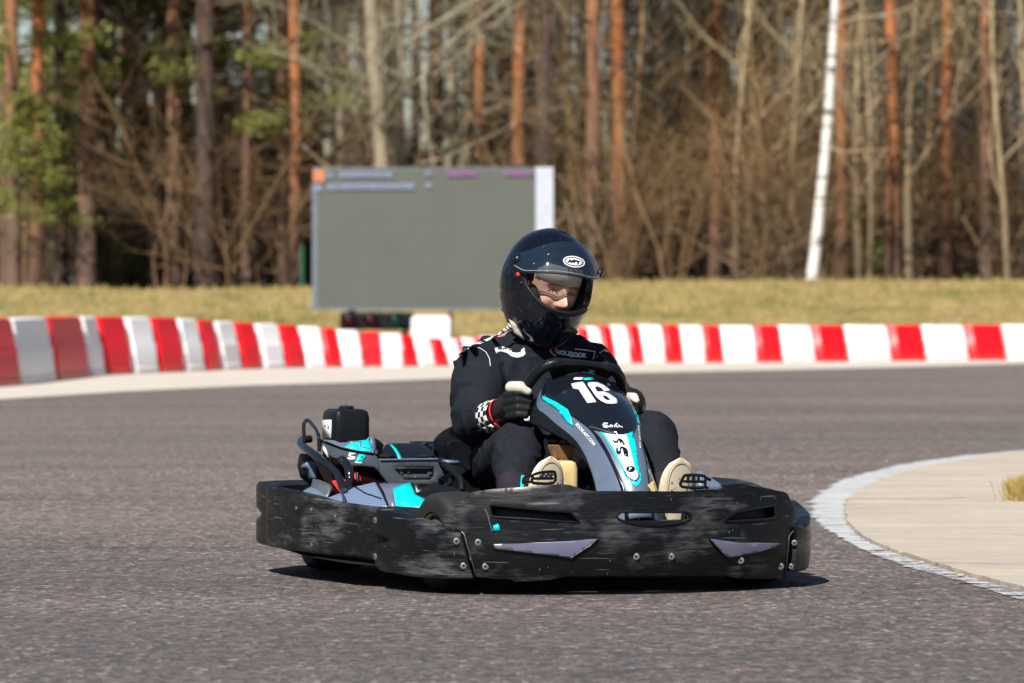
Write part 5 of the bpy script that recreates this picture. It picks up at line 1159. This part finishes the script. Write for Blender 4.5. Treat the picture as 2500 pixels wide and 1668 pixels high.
# ------------------------------------------------------------------ forest
rr = random.Random(21)
def trunk_mesh(h, r0, r1, wob, seed, bend=0):
    q = random.Random(seed); pts = []; x = y = 0; n = 16
    for k in range(n + 1):
        t = k / n; pts.append((x, y, h * t)); x += q.uniform(-wob, wob) + bend * h / n; y += q.uniform(-wob, wob)
    return pts, [r0 * (1.25 if k == 0 else 1) * (1 - k / n) + r1 * k / n for k in range(n + 1)]
def needle_clump(m, c, R_, n, q, size=.09):
    for _ in range(n):
        a = q.uniform(0, 6.283); z = q.uniform(-1, 1); r_ = q.random() ** .5; s_ = math.sqrt(1 - z * z)
        p = Vector((c[0] + R_ * r_ * s_ * math.cos(a), c[1] + R_ * r_ * s_ * math.sin(a), c[2] + R_ * .5 * r_ * z))
        d1 = Vector((q.gauss(0, 1), q.gauss(0, 1), q.gauss(0, .5))).normalized() * size * q.uniform(.6, 1.4); d2 = Vector((q.gauss(0, 1), q.gauss(0, 1), q.gauss(0, 1))).normalized() * size * .35
        m.add([p, p + d1 + d2, p + d1 * 1.2 - d2], [(0, 1, 2)])
def make_pine(h, r0, bark, seed, low=None, crown_mat='needles', stubs=True):
    q = random.Random(seed); root = thing('pine_tree', (0, 0, .7))
    pts, rs = trunk_mesh(h, r0, r0 * .45, .03, seed); tb_ = MB().tube(pts, rs, 9); tr = tb_.build('trunk', bark, root, ang=80)
    br = MB(); cr = MB(); z0 = low if low else h * .55; z = z0
    def at(z_): k = min(len(pts) - 1, z_ / h * (len(pts) - 1)); i = int(k); return Vector(pts[i])
    while z < h:
        for _ in range(q.choice((1, 2, 2, 3))):
            a = q.uniform(0, 6.283); L = (1.9 * (1 - (z - h * .5) / h) + .4) * q.uniform(.5, 1.1)
            if low and z < h * .5: L *= .8
            s_ = at(z); e_ = s_ + Vector((math.cos(a) * L, math.sin(a) * L, L * q.uniform(-.1, .35))); e_.z = s_.z + L * q.uniform(-.15, .3)
            br.tube([s_, s_.lerp(e_, .5) + Vector((0, 0, .1 * L)), e_], [.035, .022, .008], 4, cap=False)
            for t in (.45, .7, .9, 1.0): needle_clump(cr, s_.lerp(e_, t) + Vector((q.uniform(-.2, .2), q.uniform(-.2, .2), .05)), .42 if low and z < 7 else .6, 84 if low and z < 7 else 30, q, .085 if low and z < 7 else .24)  # high clumps made larger so the crowns shade the forest
        z += q.uniform(.28, .6)
    if stubs:
        z = 1.2
        while z < min(z0, 8):
            a = q.uniform(0, 6.283); L = q.uniform(.25, 1.7); s_ = at(z); d_ = Vector((math.cos(a), math.sin(a), q.uniform(-.2, .25))); e_ = s_ + d_ * L
            br.tube([s_, s_.lerp(e_, .6) + Vector((0, 0, q.uniform(-.08, .08))), e_], [.016, .010, .004], 3, cap=False)
            for t in (.5, .75): o_ = s_.lerp(e_, t); br.tube([o_, o_ + Vector((q.uniform(-.3, .3), q.uniform(-.3, .3), q.uniform(-.2, .25)))], [.007, .003], 3, cap=False)
            z += q.uniform(.08, .28)
    br.build('branches', 'bark_dark' if bark != 'bark_orange' else 'bark_twig', root, ang=80); cr.build('crown', crown_mat, root, smooth=False)
    return root
def bare(name, h, r0, bark, seed, lv=4, spread=.55, nsub=4, bushy=0, up=.25, start=.3, rf=(.42, .6)):
    q = random.Random(seed); root = thing(name, (0, 0, .7)); tm, bmh = MB(), MB()
    def grow(p, d, L, r_, lev, m):
        n = 5; pts = [Vector(p)]; dd = Vector(d)
        for k in range(n): w_ = .17 if lev or bushy else .045; dd = (dd + Vector((q.gauss(0, w_), q.gauss(0, w_), q.gauss(0, .10) + up * .10 * (lev > 0)))).normalized(); pts.append(pts[-1] + dd * L / n)
        m.tube(pts, [r_ * (1 - .72 * k / n) for k in range(n + 1)], 8 if lev == 0 else (5 if lev == 1 else 3), cap=False)
        if lev >= lv: return
        ns = nsub + (2 if lev == 0 else 0)
        for k in range(ns):
            t = start + (1 - start) * (k + q.random() * .8) / ns if lev == 0 else .2 + .8 * (k + q.random() * .8) / ns
            i = min(n - 1, int(t * n)); b0 = pts[i].lerp(pts[i + 1], t * n - i); a = q.uniform(0, 6.283)
            side_ = dd.orthogonal().normalized(); side_ = Matrix.Rotation(a, 3, dd) @ side_
            nd = (dd * (1 - spread) + side_ * spread * q.uniform(.8, 1.5)).normalized(); grow(b0, nd, L * q.uniform(.38, .62), r_ * (1 - .6 * t) * q.uniform(*(rf if lev == 0 else (.42, .6))), lev + 1, bmh)
    if bushy:
        for k in range(bushy):
            a = q.uniform(0, 6.283); grow((q.uniform(-.25, .25), q.uniform(-.25, .25), 0), Vector((math.cos(a) * .28, math.sin(a) * .28, 1)).normalized(), h * q.uniform(.6, 1), r0 * q.uniform(.6, 1), 0, tm)
    else: grow((0, 0, 0), (0, 0, 1), h, r0, 0, tm)
    tm.build('trunk', bark, root, ang=80); bmh.build('branches', bark, root, ang=80); return root
def clone(root, loc, rz, s=(1, 1, 1), label=None, cat=None, group=None, tilt=0):
    r_ = root.copy(); C.objects.link(r_); r_.location = loc; r_.rotation_euler = (0, tilt, rz); r_.scale = s; tag(r_, label, cat, group)
    for ch in root.children: c_ = ch.copy(); C.objects.link(c_); c_.parent = r_
    return r_
pro = {'a': make_pine(17, .125, 'bark_pine', 1), 'b': make_pine(18, .125, 'bark_dark', 2), 'c': make_pine(16, .118, 'bark_orange', 3), 'd': make_pine(17, .12, 'bark_dark', 5, low=2.8), 'e': make_pine(15, .12, 'bark_pine', 6, low=3.2, crown_mat='needles_bright')}
used = set()
def put(root, px, d, z=.72, rz=None, s=1.0, sz=1.0, label=None, cat='pine tree', group=None, tilt=0):
    x = (px - 1250) / F * d; loc = (x, d, z); rz = rr.uniform(0, 6.28) if rz is None else rz; sc_3 = (s, s, sz)
    if root.name not in used:
        used.add(root.name); root.location = loc; root.rotation_euler = (0, tilt, rz); root.scale = sc_3; return tag(root, label, cat, group)
    return clone(root, loc, rz, sc_3, label, cat, group, tilt)
GP = 'pines of the forest edge'
front = [(88, 'c', .9, 'orange pine trunk nearest the left edge of the photo, green boughs beside it'), (150, 'b', .9, 'dark slim pine just right of the leftmost orange trunk'), (210, 'a', 1.15, 'thick pinkish brown pine at the left of the forest edge'), (247, 'b', 1.2, 'dark brown pine touching a thick pinkish one at the left'), (425, 'a', 1.0, 'pink brown pine midway between the left edge and the screen'), (505, 'b', 1.25, 'thick dark pine with a reddish top, left of the screen'), (605, 'a', .8, 'slim greyish pine between the thick dark pine and the screen'), (688, 'a', .95, 'brown pine with green boughs high up, close left of the screen'), (724, 'c', .8, 'pine whose low trunk glows orange just left of the screen'),
         (1170, 'c', .75, 'slim orange pine rising above the right half of the screen'), (1263, 'c', 1.0, 'orange pine rising above the upper right corner of the screen'), (1449, 'a', .95, 'greyish brown pine behind the driver, right of the screen'), (1514, 'c', 1.05, 'bright orange pine right of the helmet, the boldest of the orange trunks'), (1745, 'c', .85, 'pine with an orange top midway between helmet and white birch'), (2055, 'c', .8, 'orange pine directly right of the white birch'), (2182, 'c', .95, 'orange pine a little right of the white birch, behind its bough'), (2308, 'c', .8, 'slim orange pine between the birch and the right edge'), (2405, 'a', .8, 'slim brown pine close to the right edge of the photo'), (1330, 'b', .8, 'dark slim pine behind the white side panel of the screen'), (320, 'b', .7, 'very dark thin pine against the sky at the left'), (385, 'b', .75, 'very dark thin pine left of the pink brown one')]
for px, k, s, lab in front: put(pro[k], px, rr.uniform(74, 79), s=s, sz=1, label=lab, group=GP)
for px, d, k in ((30, 73.5, 'e'), (330, 80, 'e'), (520, 79, 'e'), (400, 84, 'e'), (100, 82, 'e'), (680, 84, 'e'), (250, 78, 'e'), (610, 76, 'e'), (440, 88, 'd'), (760, 90, 'd'), (150, 92, 'e'), (700, 96, 'e')): put(pro[k], px, d, s=1.0, label='pine with sunlit green boughs reaching low among the trunks at the left of the photo', group='green boughed pines at the left')
for i in range(175):
    px = rr.uniform(-450, 2950); d = 82 + 70 * rr.random() ** .8
    if px < 800 and rr.random() < .8 or px < 1100 and rr.random() < .6: continue
    put(pro[rr.choice('abbbab')], px, d, s=rr.uniform(.7, 1.25), sz=rr.uniform(.9, 1.15), label='pine trunk standing in the shade deeper in the forest', group='pines deeper in the forest')
for i in range(30):
    put(pro[rr.choice('aab')], rr.uniform(-20, 1300), rr.uniform(79, 92), s=rr.uniform(.55, .9), label='slim pine trunk in the second row of the forest left of or behind the screen', group='second row pines on the left')
# birch
bi = thing('birch_tree', (0, 0, 0), 0, 'white barked birch leaning right, in front of the forest on the right', 'birch tree'); b0 = W(1982, 694, 70); bi.location = b0; OFF[bi.name] = tuple(b0)
tp = [W(x, y, 70) for x, y in ((1980, 700), (1990, 620), (2002, 500), (2014, 380), (2024, 260), (2030, 160), (2036, 60), (2042, -60), (2050, -400), (2052, -1200))]
MB().tube(tp, [.094, .084, .078, .075, .071, .068, .064, .06, .05, .03], 12).build('trunk', 'bark_birch', bi)
bm_ = MB()
for pts in ([(2030, 142), (2056, 116), (2110, 103), (2185, 98), (2250, 80)], [(2038, 60), (2090, 44), (2180, 34), (2240, 12)], [(2020, 362), (2060, 371), (2120, 368), (2185, 362)], [(2040, 30), (2080, 8), (2150, -30)]):
    bm_.tube([W(x, y, 70 - .2 * i) for i, (x, y) in enumerate(pts)], [.020, .015, .012, .008, .004][:len(pts)], 6, cap=False)
q = random.Random(8)
for k in range(160):
    z = q.uniform(6, 13); a = q.uniform(0, 6.283); s_ = tp[-2].lerp(tp[-3], .5); s_ = Vector((W(2045, 0, 70).x, 70, z)); e_ = s_ + Vector((math.cos(a), math.sin(a), .5)) * q.uniform(.6, 2.0); bm_.tube([s_, e_], [.014, .004], 3, cap=False)
bm_.build('branches', 'bark_twig_grey', bi)
tb2 = bare('birch_tree', 9, .07, 'bark_birch', 31, lv=2, spread=.5, nsub=4)
for px, d in ((1938, 92), (2160, 88), (2330, 95), (2250, 105), (2495, 84), (2080, 118), (1430, 125), (2390, 110)): put(tb2, px, d, s=.9, label='thin white birch trunk standing back among the brown thicket on the right', cat='birch tree', group='thin birches in the thicket')
# big bare trees behind the screen
bt = bare('bare_tree', 10, .15, 'bark_pale', 41, lv=4, spread=.72, nsub=8, start=.10, up=.1, rf=(.22, .36))
bt2 = bare('bare_tree', 11, .125, 'bark_pale', 44, lv=4, spread=.68, nsub=7, start=.10, up=.1, rf=(.24, .38))
put(bt, 925, 73, rz=3.5, label='thick pale bare tree rising behind the left half of the screen', cat='bare tree'); put(bt2, 985, 74, rz=2.2, tilt=.06, label='pale bare tree leaning right behind the centre of the screen', cat='bare tree')
put(bt2, 1085, 79, rz=4.2, s=.6, label='slim bare tree with wide boughs above the right half of the screen', cat='bare tree'); put(bt2, 830, 78, rz=5.2, s=.7, label='slim pale bare tree close left of the thick bare one behind the screen', cat='bare tree')
for px_, rz_, s_ in ((1350, .5, .55), (1640, 2.5, .6), (2130, 5.0, .6)): put(bt2, px_, 80 + px_ % 7, rz=rz_, s=s_, label='slender leafless tree among the orange pines right of the helmet', cat='bare tree', group='slender leafless trees on the right')
put(bt2, 2390, 82, rz=1.2, s=.6, label='slim bare tree with wide boughs near the right edge', cat='bare tree')
sap = [bare('bare_sapling', 5.2, .045, 'bark_twig', 50, lv=3, spread=.5, nsub=6, start=.1), bare('bare_sapling', 6.5, .06, 'bark_twig_grey', 51, lv=3, spread=.45, nsub=6, start=.15), bare('bare_sapling', 3.4, .03, 'bark_twig', 52, lv=3, bushy=4, spread=.5, nsub=5, start=.1), bare('bare_sapling', 2.6, .028, 'bark_twig_grey', 53, lv=3, bushy=5, spread=.6, nsub=4, start=.1)]
for i in range(150):
    px = rr.uniform(-60, 2560) if rr.random() < .22 else rr.uniform(1330, 2560); d = rr.uniform(72, 104); k = rr.choice((0, 1, 2, 2, 3))
    lab = 'brown leafless sapling in the thicket between the tree trunks'
    put(sap[k], px, d, s=rr.uniform(.8, 1.25), sz=rr.uniform(.8, 1.2), label=lab, cat='sapling', group='leafless saplings under the pines')
# fresh green young conifers
def young(seed, h, mat, z=.25):
    q = random.Random(seed); root = thing('young_conifer', (0, 0, .7)); MB().tube([(0, 0, 0), (0.02, 0, h)], [.04, .01], 6).build('trunk', 'bark_twig', root); cr = MB()
    while z < h:
        Rr = (1 - z / h) * h * .36 + .1
        for _ in range(5): a = q.uniform(0, 6.283); r_ = Rr * q.uniform(.3, 1); needle_clump(cr, (math.cos(a) * r_, math.sin(a) * r_, z), .22, 60, q, .06)
        z += .14
    cr.build('crown', mat, root, smooth=False); return root
yg = [young(61, 3.0, 'needles_bright', 1.15), young(62, 2.0, 'needles'), young(63, 1.5, 'needles_bright')]
put(yg[0], 60, 72, label='bright green young pine at the left edge in front of the trunks', cat='young conifer', s=1.15)
put(yg[0], 150, 76, label='green young pine standing behind the bright one at the left edge', cat='young conifer', z=.75, s=.95)
for px, d, k, s in ((560, 84, 1, 1.2), (340, 82, 1, 1.3), (610, 88, 1, 1.4), (420, 90, 0, 1.0), (520, 95, 0, 1.1), (200, 86, 1, 1.3), (300, 78, 2, .7), (665, 90, 1, 1.3)): put(yg[k], px, d, s=s, sz=s * 1.25, label='dark green young conifer growing in the shade between the trunks at the left', cat='young conifer', group='young conifers in the shade at the left')
for px, d, k, s in ((2105, 80, 2, .9), (2065, 82, 2, 1.0), (1915, 84, 2, .6)): put(yg[k], px, d, s=s, label='small green young conifer beside the white birch', cat='young conifer', group='small green conifers by the birch')
# bright litter seen between the trunks
m = MB().box((0, 0, 0), (.22, .2, .1)).build('tarpaulin', 'block_white', None, smooth=False, bevel=.03); m.location = W(612, 588, 80); tag(m, 'small white object among the dark trunks left of the screen', 'tarpaulin')
m = MB().box((0, 0, 0), (.14, .1, .16)).build('orange_bag', 'orange_cloth', None, smooth=False, bevel=.03); m.location = W(617, 664, 80); tag(m, 'small orange bag on the ground among the trunks left of the screen', 'bag')
# the far wood: one mass
fw = MB(); q = random.Random(77)
for k in range(52000):
    y = q.uniform(142, 178); x = q.uniform(-26, 26); pxx = 1250 + x / y * F
    top_ = 4.6 if pxx < 800 else (6.5 if pxx < 1100 else 15.0)
    z = .7 + (top_) * q.random() ** (1.3 if pxx < 700 else 1.0); s_ = q.uniform(.18, .5)
    p = Vector((x, y, z)); d1 = Vector((q.gauss(0, 1), q.gauss(0, .5), q.gauss(0, 1.2))).normalized() * s_; d2 = Vector((q.gauss(0, 1), q.gauss(0, .5), q.gauss(0, 1))).normalized() * s_
    if z > 5.0 and nz.noise(Vector((x * .45, z * .5, 3))) > .02: continue
    fw.add([p, p + d1, p + d2], [(0, 1, 2)])
tag(fw.build('far_wood', 'wood_shade', None, smooth=False), 'dark mass of distant undergrowth and boughs closing the forest', 'wood', kind='stuff')
# wood added out of view behind and beside the track, to darken reflections
sw_ = MB(); q = random.Random(78)
for k in range(20000):
    a = q.uniform(-1.4, math.pi + 1.4); r_ = q.uniform(62, 74); x, y = -math.cos(a) * r_, -math.sin(a) * r_ + 20
    z = q.uniform(0, 15 + 4 * math.sin(a * 17)) ; s_ = q.uniform(.7, 1.6); p = Vector((x, y, z)); d1 = Vector((q.gauss(0, 1), q.gauss(0, 1), q.gauss(0, 1.2))).normalized() * s_; d2 = Vector((q.gauss(0, 1), q.gauss(0, 1), q.gauss(0, 1))).normalized() * s_
    if y > 66 and abs(x) < 21: continue
    sw_.add([p, p + d1, p + d2], [(0, 1, 2)])
tag(sw_.build('added_unseen_wood', 'wood_shade', None, smooth=False), 'unseen dark wood added round the other sides to darken reflections', 'wood', kind='stuff')
for o in list(bpy.data.objects):
    if o.parent is None and o.type == 'EMPTY' and not o.children: bpy.data.objects.remove(o)
for nm in ('branches', 'crown'): pass
